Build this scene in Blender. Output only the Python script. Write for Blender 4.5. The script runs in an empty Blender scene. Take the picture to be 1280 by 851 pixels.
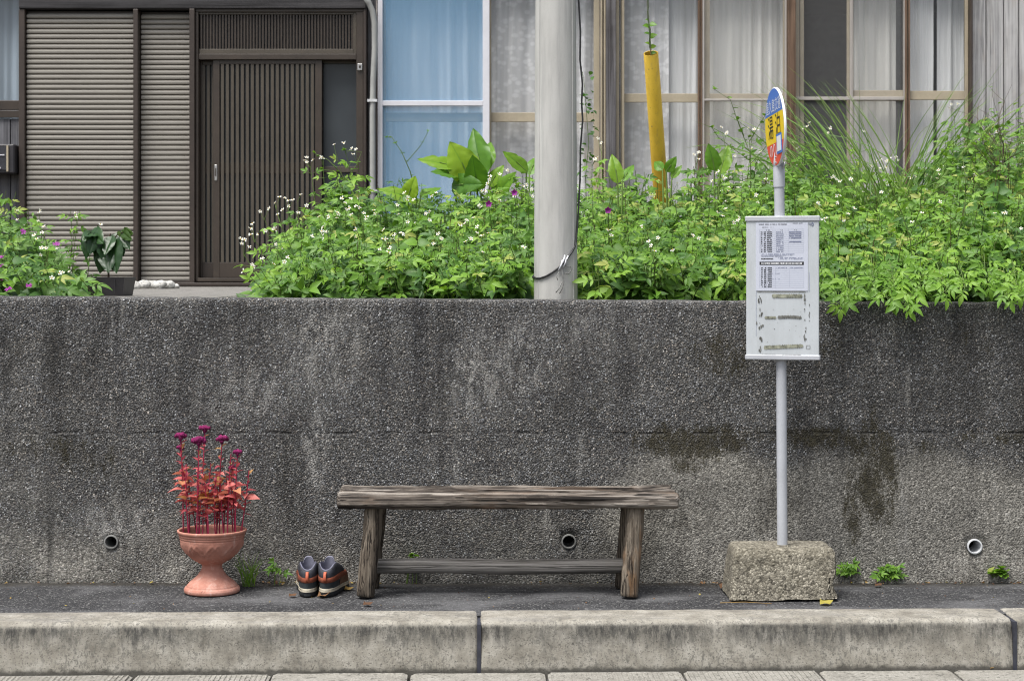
import bpy, math, random
import numpy as np
from mathutils import Vector, Matrix, noise

S = bpy.context.scene
COL = S.collection
PI = math.pi
R = math.radians

# ------------------------------------------------------------------ camera, sky, sun, exposure
F = 2200.0            # focal length measured in photo pixels (photo is 1280 wide)
HOR = 340.0           # row of the horizon in the photo
H = 1.125             # eye height above the pavement
cam_d = bpy.data.cameras.new('camera')
cam = bpy.data.objects.new('camera', cam_d)
COL.objects.link(cam)
cam.location = (0, 0, H)
cam.rotation_euler = (R(90), 0, 0)
cam_d.sensor_width = 36.0
cam_d.lens = F / 1280.0 * 36.0
cam_d.shift_y = -(425.5 - HOR) / 1280.0
cam_d.clip_start = 0.1
cam_d.clip_end = 2000.0
cam_d.dof.use_dof = True
cam_d.dof.focus_distance = 6.2
cam_d.dof.aperture_fstop = 9.0
S.camera = cam

SUN_EL, SUN_AZ = 66.0, -140.0       # azimuth clockwise from +Y: behind the camera, to the left
world = bpy.data.worlds.new("World")
S.world = world
world.use_nodes = True
wn = world.node_tree.nodes
wl = world.node_tree.links
wn.clear()
w_out = wn.new('ShaderNodeOutputWorld')
w_bg = wn.new('ShaderNodeBackground')
w_sky = wn.new('ShaderNodeTexSky')
w_sky.sky_type = 'NISHITA'
w_sky.sun_disc = False
w_sky.sun_elevation = R(SUN_EL)
w_sky.sun_rotation = R(SUN_AZ)
w_sky.dust_density = 4.0
w_hsv = wn.new('ShaderNodeHueSaturation')
w_hsv.inputs['Saturation'].default_value = 0.45
w_bg.inputs['Strength'].default_value = 0.095
wl.new(w_sky.outputs[0], w_hsv.inputs['Color'])
wl.new(w_hsv.outputs[0], w_bg.inputs['Color'])
wl.new(w_bg.outputs[0], w_out.inputs['Surface'])

sun_d = bpy.data.lights.new('sun', 'SUN')
sun = bpy.data.objects.new('sun', sun_d)
COL.objects.link(sun)
sun_d.energy = 2.3
sun_d.angle = R(32)
sun_d.color = (1.0, 0.98, 0.945)
_sd = Vector((math.cos(R(SUN_EL)) * math.sin(R(SUN_AZ)), math.cos(R(SUN_EL)) * math.cos(R(SUN_AZ)), math.sin(R(SUN_EL))))
sun.location = _sd * 30
sun.rotation_euler = _sd.to_track_quat('Z', 'Y').to_euler()

S.view_settings.view_transform = 'Standard'
S.view_settings.look = 'None'
S.view_settings.exposure = 1.0
S.view_settings.gamma = 1.0
S.cycles.max_bounces = 8
S.cycles.transparent_max_bounces = 12
S.cycles.caustics_reflective = False
S.cycles.caustics_refractive = False
S.cycles.use_denoising = True
S.cycles.filter_width = 1.1
S.cycles.blur_glossy = 1.0
S.cycles.sample_clamp_indirect = 6.0

# ------------------------------------------------------------------ helpers
def PX(px, Y): return (px - 640.0) * Y / F
def PZ(py, Y): return H - (py - HOR) * Y / F
def W(px, py, Y): return Vector((PX(px, Y), Y, PZ(py, Y)))
def ground_y(py, z=0.0): return (H - z) * F / (py - HOR)

def tag(o, label=None, cat=None, group=None, kind=None):
    if label: o['label'] = label
    if cat: o['category'] = cat
    if group: o['group'] = group
    if kind: o['kind'] = kind
    return o

def thing(name, label, cat, loc=(0, 0, 0), rz=0.0, group=None):
    o = bpy.data.objects.new(name, None)
    COL.objects.link(o)
    o.empty_display_size = 0.05
    o.location = loc
    o.rotation_euler = (0, 0, rz)
    return tag(o, label, cat, group)

class MB:
    """collects faces for one mesh; org is subtracted so meshes can be written in world coordinates"""
    def __init__(s, org=(0, 0, 0)):
        s.v, s.f, s.org = [], [], Vector(org)
    def add(s, vs, fs):
        b = len(s.v)
        s.v.extend([(p[0] - s.org[0], p[1] - s.org[1], p[2] - s.org[2]) for p in vs])
        s.f.extend([tuple(i + b for i in f) for f in fs])
    def box(s, x0, x1, y0, y1, z0, z1):
        vs = [(x0, y0, z0), (x1, y0, z0), (x1, y1, z0), (x0, y1, z0), (x0, y0, z1), (x1, y0, z1), (x1, y1, z1), (x0, y1, z1)]
        s.add(vs, [(3, 2, 1, 0), (4, 5, 6, 7), (0, 1, 5, 4), (1, 2, 6, 5), (2, 3, 7, 6), (3, 0, 4, 7)])
        return s
    def bbox(s, x0, x1, y0, y1, z0, z1, b):
        """box with chamfered edges"""
        import itertools
        cx, cy, cz = (x0 + x1) / 2, (y0 + y1) / 2, (z0 + z1) / 2
        hx, hy, hz = (x1 - x0) / 2, (y1 - y0) / 2, (z1 - z0) / 2
        vs, idx = [], {}
        for sx, sy, sz in itertools.product((-1, 1), repeat=3):
            for a in range(3):
                p = [hx - (b if a != 0 else 0), hy - (b if a != 1 else 0), hz - (b if a != 2 else 0)]
                idx[(sx, sy, sz, a)] = len(vs)
                vs.append((cx + sx * p[0], cy + sy * p[1], cz + sz * p[2]))
        fs = []
        for a in range(3):
            o1, o2 = [k for k in range(3) if k != a]
            for sg in (-1, 1):
                q = []
                for (u, w) in ((-1, -1), (1, -1), (1, 1), (-1, 1)):
                    k = [0, 0, 0]; k[a] = sg; k[o1] = u; k[o2] = w
                    q.append(idx[(k[0], k[1], k[2], a)])
                fs.append(tuple(q))
        for a, c in ((0, 1), (0, 2), (1, 2)):
            d = 3 - a - c
            for sa in (-1, 1):
                for sc in (-1, 1):
                    k0 = [0, 0, 0]; k0[a] = sa; k0[c] = sc; k0[d] = -1
                    k1 = list(k0); k1[d] = 1
                    fs.append((idx[(*k0, a)], idx[(*k1, a)], idx[(*k1, c)], idx[(*k0, c)]))
        for sx, sy, sz in itertools.product((-1, 1), repeat=3):
            fs.append(tuple(idx[(sx, sy, sz, a)] for a in range(3)))
        s.add(vs, fs)
        return s
    def tube(s, pts, rad, n=8, caps=True, squash=1.0, nz=0.0, seed=0.0, nsc=30.0):
        pts = [Vector(p) for p in pts]
        m = len(pts)
        if not hasattr(rad, '__len__'): rad = [rad] * m
        vs, fs = [], []
        t0 = (pts[1] - pts[0]).normalized()
        up = Vector((0, 0, 1)) if abs(t0.z) < 0.9 else Vector((0, 1, 0))
        u = t0.cross(up).normalized()
        for i, p in enumerate(pts):
            t = (pts[min(i + 1, m - 1)] - pts[max(i - 1, 0)]).normalized()
            u = (u - t * u.dot(t)).normalized()
            w = t.cross(u)
            for k in range(n):
                a = 2 * PI * k / n
                r = rad[i]
                if nz:
                    r *= 1 + nz * noise.noise(Vector((math.cos(a) * 1.7 + seed, math.sin(a) * 1.7, i * 0.35 + seed * 3)))
                vs.append(p + u * math.cos(a) * r + w * math.sin(a) * r * squash)
        for i in range(m - 1):
            for k in range(n):
                a, b = i * n + k, i * n + (k + 1) % n
                fs.append((a, b, b + n, a + n))
        if caps:
            fs.append(tuple(range(n - 1, -1, -1)))
            fs.append(tuple((m - 1) * n + k for k in range(n)))
        s.add(vs, fs)
        return s
    def lathe(s, prof, c, n=48, fn=None):
        """prof: list of (r, z); axis vertical through c"""
        vs, fs = [], []
        m = len(prof)
        for j, (r, z) in enumerate(prof):
            for k in range(n):
                a = 2 * PI * k / n
                rr = r + (fn(a, j, r, z) if fn else 0)
                vs.append((c[0] + rr * math.cos(a), c[1] + rr * math.sin(a), c[2] + z))
        for j in range(m - 1):
            for k in range(n):
                a, b = j * n + k, j * n + (k + 1) % n
                fs.append((a, b, b + n, a + n))
        s.add(vs, fs)
        return s
    def grid(s, fn, nu, nv, close_u=False):
        vs = [fn(i / nu, j / nv) for j in range(nv + 1) for i in range(nu + 1)]
        fs = [(j * (nu + 1) + i, j * (nu + 1) + i + 1, (j + 1) * (nu + 1) + i + 1, (j + 1) * (nu + 1) + i) for j in range(nv) for i in range(nu)]
        s.add(vs, fs)
        return s
    def mesh(s, name, mat, smooth=False):
        me = bpy.data.meshes.new(name)
        me.from_pydata([tuple(v) for v in s.v], [], s.f)
        me.materials.append(mat)
        if smooth:
            me.polygons.foreach_set('use_smooth', [True] * len(me.polygons))
        me.update()
        return me

def link(name, me, parent=None, loc=(0, 0, 0), rot=(0, 0, 0)):
    o = bpy.data.objects.new(name, me)
    COL.objects.link(o)
    o.parent = parent
    o.location = loc
    o.rotation_euler = rot
    return o

def obj(name, mb, mat, parent=None, loc=(0, 0, 0), rot=(0, 0, 0), smooth=False, auto=None):
    o = link(name, mb.mesh(name, mat, smooth or auto is not None), parent, loc, rot)
    if auto is not None:
        o.data.set_sharp_from_angle(angle=R(auto))
    return o

def bevel(o, w=0.003, seg=2):
    m = o.modifiers.new('bevel', 'BEVEL')
    m.width = w; m.segments = seg; m.limit_method = 'ANGLE'; m.angle_limit = R(40)
    return o

def n3(x, y, z=0.0): return noise.noise(Vector((x, y, z)))
def fbm(x, y, z=0.0, o=4): return noise.fractal(Vector((x, y, z)), 1.0, 2.0, o)

# ------------------------------------------------------------------ node helper
class NT:
    def __init__(s, name):
        s.m = bpy.data.materials.new(name)
        s.m.use_nodes = True
        s.t = s.m.node_tree
        s.t.nodes.clear()
        s.out = s.t.nodes.new('ShaderNodeOutputMaterial')
        s._obj = None
    def new(s, t, **kw):
        n = s.t.nodes.new(t)
        for k, v in kw.items(): setattr(n, k, v)
        return n
    def put(s, sock, v):
        if v is None: return
        if hasattr(v, 'is_output') or isinstance(v, bpy.types.NodeSocket): s.t.links.new(v, sock)
        elif isinstance(v, (tuple, list)) and len(v) == 3 and sock.type == 'RGBA': sock.default_value = (*v, 1)
        else: sock.default_value = v
    def co(s, rand=False):
        if s._obj is None: s._obj = s.new('ShaderNodeTexCoord').outputs['Object']
        if rand:
            oi = s.new('ShaderNodeObjectInfo')
            m = s.math('MULTIPLY', oi.outputs['Random'], 37.0)
            c = s.new('ShaderNodeCombineXYZ')
            for k in range(3): s.put(c.inputs[k], m)
            return s.vmath('ADD', s._obj, c.outputs[0])
        return s._obj
    def rnd(s): return s.new('ShaderNodeObjectInfo').outputs['Random']
    def vmath(s, op, a, b=None):
        n = s.new('ShaderNodeVectorMath', operation=op)
        s.put(n.inputs[0], a); s.put(n.inputs[1], b)
        return n.outputs[0]
    def scale(s, v, sc): return s.vmath('MULTIPLY', v, sc)
    def math(s, op, a, b=None, clamp=False):
        n = s.new('ShaderNodeMath', operation=op, use_clamp=clamp)
        s.put(n.inputs[0], a); s.put(n.inputs[1], b)
        return n.outputs[0]
    def sep(s, v):
        n = s.new('ShaderNodeSeparateXYZ'); s.put(n.inputs[0], v); return n.outputs
    def noise(s, v, sc, det=4.0, rough=0.55, dist=0.0, col=False):
        n = s.new('ShaderNodeTexNoise')
        s.put(n.inputs['Vector'], v)
        n.inputs['Scale'].default_value = sc; n.inputs['Detail'].default_value = det
        n.inputs['Roughness'].default_value = rough; n.inputs['Distortion'].default_value = dist
        return n.outputs['Color' if col else 'Fac']
    def voro(s, v, sc, feature='F1', rand=1.0):
        n = s.new('ShaderNodeTexVoronoi', feature=feature)
        s.put(n.inputs['Vector'], v)
        n.inputs['Scale'].default_value = sc
        n.inputs['Randomness'].default_value = rand
        return n.outputs
    def ramp(s, f, stops, mode='LINEAR'):
        n = s.new('ShaderNodeValToRGB')
        n.color_ramp.interpolation = mode
        e = n.color_ramp.elements
        while len(e) < len(stops): e.new(0.5)
        for k, (p, c) in enumerate(stops):
            e[k].position = p
            if not hasattr(c, '__len__'): c = (c, c, c)
            e[k].color = (*c, 1)
        s.put(n.inputs[0], f)
        return n.outputs[0]
    def rng(s, f, a, b, c=0.0, d=1.0, smooth=True):
        n = s.new('ShaderNodeMapRange')
        n.interpolation_type = 'SMOOTHSTEP' if smooth else 'LINEAR'
        s.put(n.inputs['Value'], f)
        for k, v in (('From Min', a), ('From Max', b), ('To Min', c), ('To Max', d)): n.inputs[k].default_value = v
        return n.outputs[0]
    def mix(s, f, a, b, mode='MIX'):
        n = s.new('ShaderNodeMix', data_type='RGBA', blend_type=mode)
        s.put(n.inputs[0], f); s.put(n.inputs[6], a); s.put(n.inputs[7], b)
        return n.outputs[2]
    def bump(s, h, strength=0.5, dist=0.005, normal=None):
        n = s.new('ShaderNodeBump')
        n.inputs['Strength'].default_value = strength; n.inputs['Distance'].default_value = dist
        s.put(n.inputs['Height'], h); s.put(n.inputs['Normal'], normal)
        return n.outputs[0]
    def pbr(s, col, rough=0.6, metal=0.0, normal=None, spec=0.5, **kw):
        n = s.new('ShaderNodeBsdfPrincipled')
        s.put(n.inputs['Base Color'], col); s.put(n.inputs['Roughness'], rough)
        s.put(n.inputs['Metallic'], metal); s.put(n.inputs['Normal'], normal)
        s.put(n.inputs['Specular IOR Level'], spec)
        for k, v in kw.items(): s.put(n.inputs[k.replace('_', ' ')], v)
        return n.outputs[0]
    def done(s, sh):
        s.t.links.new(sh, s.out.inputs['Surface'])
        return s.m
    def gauss(s, x, z, cx, cz, rx, rz):
        """soft spot mask around (cx, cz)"""
        a = s.math('DIVIDE', s.math('SUBTRACT', x, cx), rx)
        b = s.math('DIVIDE', s.math('SUBTRACT', z, cz), rz)
        d = s.math('ADD', s.math('MULTIPLY', a, a), s.math('MULTIPLY', b, b))
        return s.rng(d, 0.0, 1.6, 1.0, 0.0)

def paint(name, col, rough=0.5, metal=0.0, var=0.15, sc=8.0, bump=0.0, rand=0.0, spec=0.5):
    t = NT(name)
    v = t.co(True)
    n = t.noise(v, sc, 5)
    n2 = t.noise(v, sc * 9, 3)
    f = t.math('ADD', t.math('MULTIPLY', n, 0.7), t.math('MULTIPLY', n2, 0.3))
    lo = tuple(c * (1 - var * 1.6) for c in col); hi = tuple(min(1, c * (1 + var)) for c in col)
    c = t.ramp(f, [(0.3, lo), (0.68, hi)])
    if rand:
        c = t.mix(1.0, c, t.ramp(t.rnd(), [(0, 1 - rand), (1, 1.0)]), 'MULTIPLY')
    nm = t.bump(f, 0.4, bump) if bump else None
    return t.done(t.pbr(c, rough, metal, nm, spec))
# ------------------------------------------------------------------ materials
M = {}
WALL_Y = 6.38
def wx(px): return PX(px, WALL_Y)
def wz(py): return PZ(py, WALL_Y)

def make_wall_mat():
    t = NT('exposed_aggregate_concrete')
    p = t.co()
    x, y, z = t.sep(p)
    va = t.voro(p, 182)                    # pebbles about 7 mm
    vb = t.voro(p, 285)
    ra = t.sep(va['Color']); rb = t.sep(vb['Color'])
    peb = t.ramp(ra[0], [(0.0, (.016, .016, .018)), (.26, (.040, .040, .042)), (.5, (.092, .090, .087)), (.68, (.165, .16, .152)), (.83, (.26, .252, .24)), (.95, (.39, .385, .37)), (1.0, (.70, .69, .67))])
    peb2 = t.ramp(rb[0], [(0.0, (.016, .016, .018)), (.4, (.06, .059, .058)), (.67, (.14, .137, .131)), (.88, (.29, .284, .272)), (1.0, (.62, .61, .59))])
    warm = t.ramp(ra[1], [(0, (1.08, .97, .86)), (.3, (1, 1, 1)), (.7, (.92, .98, 1.08)), (1, (1.0, .98, .93))])
    pebc = t.mix(t.rng(t.noise(p, 26, 3), .4, .6), peb, peb2)
    pebc = t.mix(1.0, pebc, warm, 'MULTIPLY')
    # cement matrix between pebbles
    cem = t.ramp(t.noise(p, 90, 4), [(.3, (.036, .035, .033)), (.7, (.09, .087, .081))])
    edge = t.rng(va['Distance'], .36, .6)
    c = t.mix(t.math('MULTIPLY', edge, .75), pebc, cem)
    # wash of laitance left over the stones: paler, low contrast, in big patches, stronger to the foot of the wall
    big = t.noise(p, 1.5, 6, .62)
    mid = t.noise(p, 6.0, 5, .6)
    foot = t.rng(z, .02, .42, .20, 0.0)
    right = t.gauss(x, z, wx(1120), wz(690), .75, .33)
    right2 = t.gauss(x, z, wx(880), wz(640), .35, .22)
    pale = t.math('ADD', t.math('ADD', t.math('ADD', t.math('MULTIPLY', big, .55), t.math('MULTIPLY', mid, .3)), t.math('MULTIPLY', t.noise(t.scale(p, (1, 1, .6)), 19, 6, .72), .3)), foot)
    pale = t.math('ADD', pale, t.math('MULTIPLY', t.math('MAXIMUM', right, right2), .74))
    palem = t.rng(pale, .565, .92)
    cpale = t.ramp(t.noise(p, 120, 5, .7), [(.30, (.05, .047, .04)), (.45, (.18, .17, .148)), (.58, (.29, .277, .245)), (.74, (.46, .44, .40))])
    cpale = t.mix(1.0, cpale, t.ramp(ra[0], [(0, .42), (.3, .8), (.7, 1.03), (1, 1.55)]), 'MULTIPLY')
    c = t.mix(t.math('MULTIPLY', palem, .82), c, cpale)
    # rain streaks: long vertical stains
    st = t.noise(t.scale(p, (5.0, 1.0, .5)), 1.6, 6, .65)
    top = t.rng(z, .35, 1.0)
    dark = t.math('MULTIPLY', t.rng(st, .48, .66), t.math('ADD', .35, t.math('MULTIPLY', top, .5)))
    c = t.mix(t.math('MULTIPLY', dark, .85), c, t.mix(1.0, c, (.40, .40, .42), 'MULTIPLY'))
    blot = t.rng(t.noise(t.scale(p, (1, 1, .6)), 3.4, 7, .72), .50, .66)
    c = t.mix(t.math('MULTIPLY', blot, .6), c, t.mix(1.0, c, (.42, .41, .39), 'MULTIPLY'))
    # dark algae at right end and top rim
    rt = t.math('MULTIPLY', t.rng(x, wx(1090), wx(1330)), t.rng(z, wz(600), wz(470)))
    rt = t.math('MULTIPLY', rt, t.rng(t.noise(p, 3.0, 5), .3, .6))
    c = t.mix(t.math('MULTIPLY', rt, .75), c, (.032, .031, .027))
    sv = t.noise(t.scale(p, (13.0, 1.0, 1.3)), 1.0, 7, .72)        # pale drips
    dr = t.math('MULTIPLY', t.rng(sv, .56, .70), t.rng(t.noise(p, 2.3, 3), .40, .62))
    dr = t.math('MULTIPLY', dr, t.rng(ra[2], .2, .55, .2, 1.0))
    c = t.mix(t.math('MULTIPLY', dr, .62), c, (.36, .35, .325))
    # limewash blooms
    bl = None
    for (bx, bz, rx, rz, k) in ((600, 470, .10, .17, .5), (652, 450, .07, .15, .5), (400, 430, .16, .2, .45), (735, 410, .2, .12, .2), (305, 495, .2, .1, .35), (140, 655, .16, .08, .45), (395, 560, .05, .16, .5)):
        g = t.math('MULTIPLY', t.gauss(x, z, wx(bx), wz(bz), rx, rz), k)
        bl = g if bl is None else t.math('MAXIMUM', bl, g)
    bl = t.math('MULTIPLY', t.math('MULTIPLY', bl, t.rng(t.noise(t.scale(p, (1, 1, .38)), 24, 6, .75), .44, .60)), t.rng(ra[2], .25, .6, .15, 1.35))
    c = t.mix(bl, c, (.40, .39, .365))
    # moss, brown-olive
    mo = None
    for (bx, bz, rx, rz, k) in ((868, 552, .24, .075, 1.0), (905, 445, .13, .09, .65), (1030, 548, .17, .05, .85), (1092, 590, .11, .24, .85), (1068, 640, .06, .12, .7), (980, 545, .5, .035, .7), (1165, 560, .1, .06, .5), (860, 580, .08, .05, .7), (1245, 545, .14, .04, .7), (1040, 420, .09, .12, .4), (1200, 430, .16, .1, .35), (75, 560, .22, .05, .55), (105, 575, .16, .07, .5), (330, 570, .1, .04, .3), (745, 500, .1, .05, .35), (340, 410, .2, .09, .25)):
        g = t.math('MULTIPLY', t.gauss(x, z, wx(bx), wz(bz), rx, rz), k)
        mo = g if mo is None else t.math('MAXIMUM', mo, g)
    mn = t.math('ADD', t.math('ADD', t.math('MULTIPLY', t.noise(t.scale(p, (1, 1, .42)), 15, 8, .8), 1.1), t.math('MULTIPLY', rb[2], .16)), t.math('MULTIPLY', mo, .30))
    mom = t.math('MULTIPLY', t.rng(mn, .76, .90), t.rng(mo, .02, .3))
    mcol = t.ramp(t.noise(p, 70, 4), [(.3, (.014, .012, .007)), (.7, (.05, .043, .022))])
    c = t.mix(t.math('MULTIPLY', mom, .88), c, mcol)
    # pour line of the formwork and board joints (dirt that sits in them)
    wob = t.math('MULTIPLY', t.math('SUBTRACT', t.noise(p, 5, 3), .5), .02)
    zl = t.math('ABSOLUTE', t.math('SUBTRACT', t.math('ADD', z, wob), wz(541)))
    line = t.math('MULTIPLY', t.rng(zl, .002, .007, 1, 0), t.rng(t.noise(t.scale(p, (1, 1, .2)), 9, 3), .46, .60))
    vj = None
    for (jx, wdt) in ((62, .012), (1053, .010), (552, .012)):
        a = t.math('ABSOLUTE', t.math('SUBTRACT', t.math('ADD', x, t.math('MULTIPLY', wob, .6)), wx(jx)))
        g = t.rng(a, wdt * .3, wdt * 1.6, 1, 0)
        vj = g if vj is None else t.math('MAXIMUM', vj, g)
    vj = t.math('MULTIPLY', vj, t.rng(t.noise(t.scale(p, (1, 1, .4)), 6, 4), .38, .62, 0, .55))
    c = t.mix(t.math('MAXIMUM', t.math('MULTIPLY', line, .5), vj), c, (.030, .029, .028))
    # trowelled cement on the coping
    tp = t.rng(z, 1.0, 1.006)
    hgt = t.math('SUBTRACT', 1.0, va['Distance'])
    hgt = t.math('ADD', t.math('MULTIPLY', hgt, t.math('SUBTRACT', 1.0, t.math('MULTIPLY', palem, .45))), t.math('MULTIPLY', t.noise(p, 60, 4), .2))
    hgt = t.math('SUBTRACT', hgt, t.math('MULTIPLY', line, 1.2))
    nm = t.bump(hgt, .8, .007)
    M['wall'] = t.done(t.pbr(c, .88, 0, nm, .3))
make_wall_mat()

def make_asphalt(name, lo, hi, speck=.25):
    t = NT(name)
    p = t.co()
    v = t.voro(p, 190)
    r = t.sep(v['Color'])
    g = t.ramp(r[0], [(0, tuple(k * .5 for k in lo)), (.5, lo), (.88, hi), (1.0, (speck, speck, speck * .97))])
    big = t.noise(t.scale(p, (1, 1.6, 1)), 2.2, 6, .62)
    x, y, z = t.sep(p)
    dust = t.ramp(t.noise(p, 60, 5, .7), [(.3, tuple(k * 1.4 for k in hi)), (.7, tuple(k * 3.0 for k in hi))])
    c = t.mix(t.math('MULTIPLY', t.rng(big, .45, .66), .62), g, dust)
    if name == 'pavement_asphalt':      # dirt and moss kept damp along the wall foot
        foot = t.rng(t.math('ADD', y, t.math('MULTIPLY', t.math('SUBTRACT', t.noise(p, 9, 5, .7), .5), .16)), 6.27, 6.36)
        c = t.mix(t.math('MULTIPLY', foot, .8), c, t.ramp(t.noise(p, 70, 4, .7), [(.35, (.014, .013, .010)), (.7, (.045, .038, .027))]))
    fine = t.noise(p, 500, 2)
    nm = t.bump(t.math('ADD', t.math('SUBTRACT', 1.0, v['Distance']), t.math('MULTIPLY', fine, .4)), .8, .005)
    return t.done(t.pbr(c, .85, 0, nm, .35))
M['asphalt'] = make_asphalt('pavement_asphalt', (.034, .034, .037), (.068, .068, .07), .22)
M['road'] = make_asphalt('road_asphalt', (.04, .04, .042), (.07, .07, .07))

def make_kerb():
    t = NT('kerb_concrete')
    p = t.co(True); q = t.co()
    x, y, z = t.sep(q)
    base = t.ramp(t.noise(p, 14, 6, .62), [(.3, (.18, .165, .138)), (.48, (.28, .262, .222)), (.7, (.39, .37, .325))])
    spk = t.voro(p, 260)
    base = t.mix(t.rng(t.sep(spk['Color'])[0], .86, .95, 0, .55), base, (.11, .10, .09))
    pits = t.rng(t.noise(p, 170, 3, .6), .62, .68)
    base = t.mix(t.math('MULTIPLY', pits, .75), base, (.06, .056, .05))
    stv = t.noise(t.scale(p, (9, 1, 1.1)), 2.2, 7, .72)           # run-off stains below the rounded arris
    patch = t.noise(t.scale(p, (1.6, 0.001, .4)), 2.0, 3, .5)
    hgt = t.math('ADD', z, t.math('MULTIPLY', t.math('SUBTRACT', stv, .5), .16))
    algae = t.math('MULTIPLY', t.rng(hgt, -.10, -.03), t.rng(z, -.004, -.017))
    algae = t.math('MULTIPLY', algae, t.rng(patch, .34, .54, .25, 1))
    fineb = t.rng(t.noise(t.scale(p, (75, 30, 22)), 1.0, 6, .75), .36, .62, .36, 1)
    base = t.mix(t.math('MULTIPLY', t.math('MULTIPLY', algae, fineb), .95), base, (.05, .049, .046))
    spl = t.math('MULTIPLY', t.rng(t.noise(t.scale(p, (1.3, 1, .7)), 60, 6, .75), .50, .60), t.rng(t.noise(p, 3.2, 3), .36, .56))
    base = t.mix(t.math('MULTIPLY', spl, .75), base, (.13, .125, .11))
    damp = t.rng(t.math('ADD', z, t.math('MULTIPLY', t.noise(p, 40, 4), .03)), -.140, -.122, 1, 0)
    base = t.mix(t.math('MULTIPLY', damp, .85), base, (.05, .047, .04))
    topd = t.math('MULTIPLY', t.rng(z, -.006, .001), t.rng(t.noise(t.scale(p, (.6, 4, 1)), 6, 5, .7), .45, .7))
    base = t.mix(t.math('MULTIPLY', topd, .45), base, (.16, .155, .15))
    nm = t.bump(t.math('SUBTRACT', t.noise(p, 120, 5, .7), t.math('MULTIPLY', pits, .8)), .55, .004)
    return t.done(t.pbr(base, .85, 0, nm, .3))
M['kerb'] = make_kerb()

def make_concrete(name, lo, mid, hi, agg=90, aggk=.4, moss=0.0, bumpd=.006):
    t = NT(name)
    p = t.co(True)
    c = t.ramp(t.noise(p, 9, 7, .65), [(.28, lo), (.5, mid), (.74, hi)])
    v = t.voro(p, agg)
    r = t.sep(v['Color'])
    c = t.mix(aggk, c, t.ramp(r[0], [(0, tuple(k * .45 for k in lo)), (.5, mid), (.9, hi), (1, tuple(min(.75, k * 1.6) for k in hi))]))
    if moss:
        c = t.mix(t.math('MULTIPLY', t.rng(t.noise(p, 5, 6, .7), .5, .68), moss), c, (.06, .053, .03))
    pit = t.rng(t.noise(p, 55, 4, .6), .58, .66)
    c = t.mix(t.math('MULTIPLY', pit, .6), c, tuple(k * .35 for k in lo))
    nm = t.bump(t.math('SUBTRACT', t.math('SUBTRACT', 1.0, v['Distance']), pit), .8, bumpd)
    return t.done(t.pbr(c, .88, 0, nm, .3))
M['block'] = make_concrete('rough_footing_concrete', (.10, .09, .07), (.185, .168, .132), (.34, .315, .255), 165, .68, .3, .003)
M['gutter'] = make_concrete('gutter_concrete', (.19, .18, .157), (.27, .258, .228), (.35, .338, .305), 200, .3, .15, .003)
M['apron'] = make_concrete('yard_concrete', (.13, .125, .115), (.2, .19, .175), (.28, .27, .25), 80, .25, .1, .003)
M['stone'] = make_concrete('pale_stone', (.34, .33, .31), (.5, .49, .46), (.66, .65, .62), 60, .2, .1, .004)

def make_pole():
    t = NT('spun_concrete')
    p = t.co()
    c = t.ramp(t.noise(t.scale(p, (3, 3, .7)), 4, 7, .6), [(.28, (.37, .365, .345)), (.5, (.455, .45, .425)), (.75, (.52, .515, .49))])
    c = t.mix(t.rng(t.noise(p, 260, 3, .7), .6, .72, 0, .35), c, (.22, .21, .19))
    c = t.mix(t.math('MULTIPLY', t.rng(t.noise(t.scale(p, (16, 16, .8)), 2, 5, .7), .5, .68), .3), c, (.22, .22, .22))
    nm = t.bump(t.noise(p, 150, 5, .7), .35, .002)
    return t.done(t.pbr(c, .8, 0, nm, .3))
M['pole'] = make_pole()

def make_wood(name, lo, mid, hi, axis, warm=None, wk=0.0, crack=.8, sc=1.0):
    """weathered timber, grain stretched along axis"""
    t = NT(name)
    p = t.co(True)
    st = [34.0 * sc] * 3
    st[axis] = .9 * sc
    q = t.scale(p, tuple(st))
    g = t.noise(q, 1.0, 8, .7, .6)
    st2 = [120.0 * sc] * 3; st2[axis] = 2.0 * sc
    g2 = t.noise(t.scale(p, tuple(st2)), 1.0, 5, .7, .3)
    f = t.math('ADD', t.math('MULTIPLY', g, .6), t.math('MULTIPLY', g2, .4))
    c = t.ramp(f, [(.36, tuple(k * .3 for k in lo)), (.43, lo), (.50, mid), (.62, hi)])
    tone = t.noise(p, 3.0, 4)
    c = t.mix(t.rng(tone, .45, .7, 0, .6), c, t.mix(1.0, c, (.5, .47, .45), 'MULTIPLY'))
    if warm:
        c = t.mix(t.math('MULTIPLY', t.rng(t.noise(t.scale(p, tuple(4.0 if k != axis else 1.2 for k in range(3))), 2.2, 5, .65), .54, .66), wk), c, warm)
    st3 = [60.0 * sc] * 3; st3[axis] = .7 * sc
    g3 = t.math('ABSOLUTE', t.math('SUBTRACT', t.noise(t.scale(p, tuple(st3)), 1.0, 3, .5, .4), .5))
    crk = t.math('MULTIPLY', t.rng(g3, .008, .036, 1, 0), t.rng(t.noise(p, 5.0, 3), .34, .54))
    c = t.mix(t.math('MULTIPLY', crk, min(.9, crack * crack * 1.2)), c, tuple(k * .2 for k in lo))
    f = t.math('SUBTRACT', f, t.math('MULTIPLY', crk, .35 * crack))
    nm = t.bump(f, crack, .008)
    return t.done(t.pbr(c, .85, 0, nm, .25))
M['bench_x'] = make_wood('weathered_bench_timber', (.045, .036, .030), (.17, .145, .122), (.42, .385, .345), 0, (.30, .16, .075), .16, .9)
M['bench_z'] = make_wood('weathered_leg_timber', (.038, .030, .023), (.125, .102, .078), (.28, .24, .19), 2, (.27, .15, .07), .45, .9)
M['bench_rail'] = make_wood('weathered_stretcher_timber', (.085, .078, .07), (.19, .178, .163), (.32, .305, .285), 0, None, 0, .8)
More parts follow.
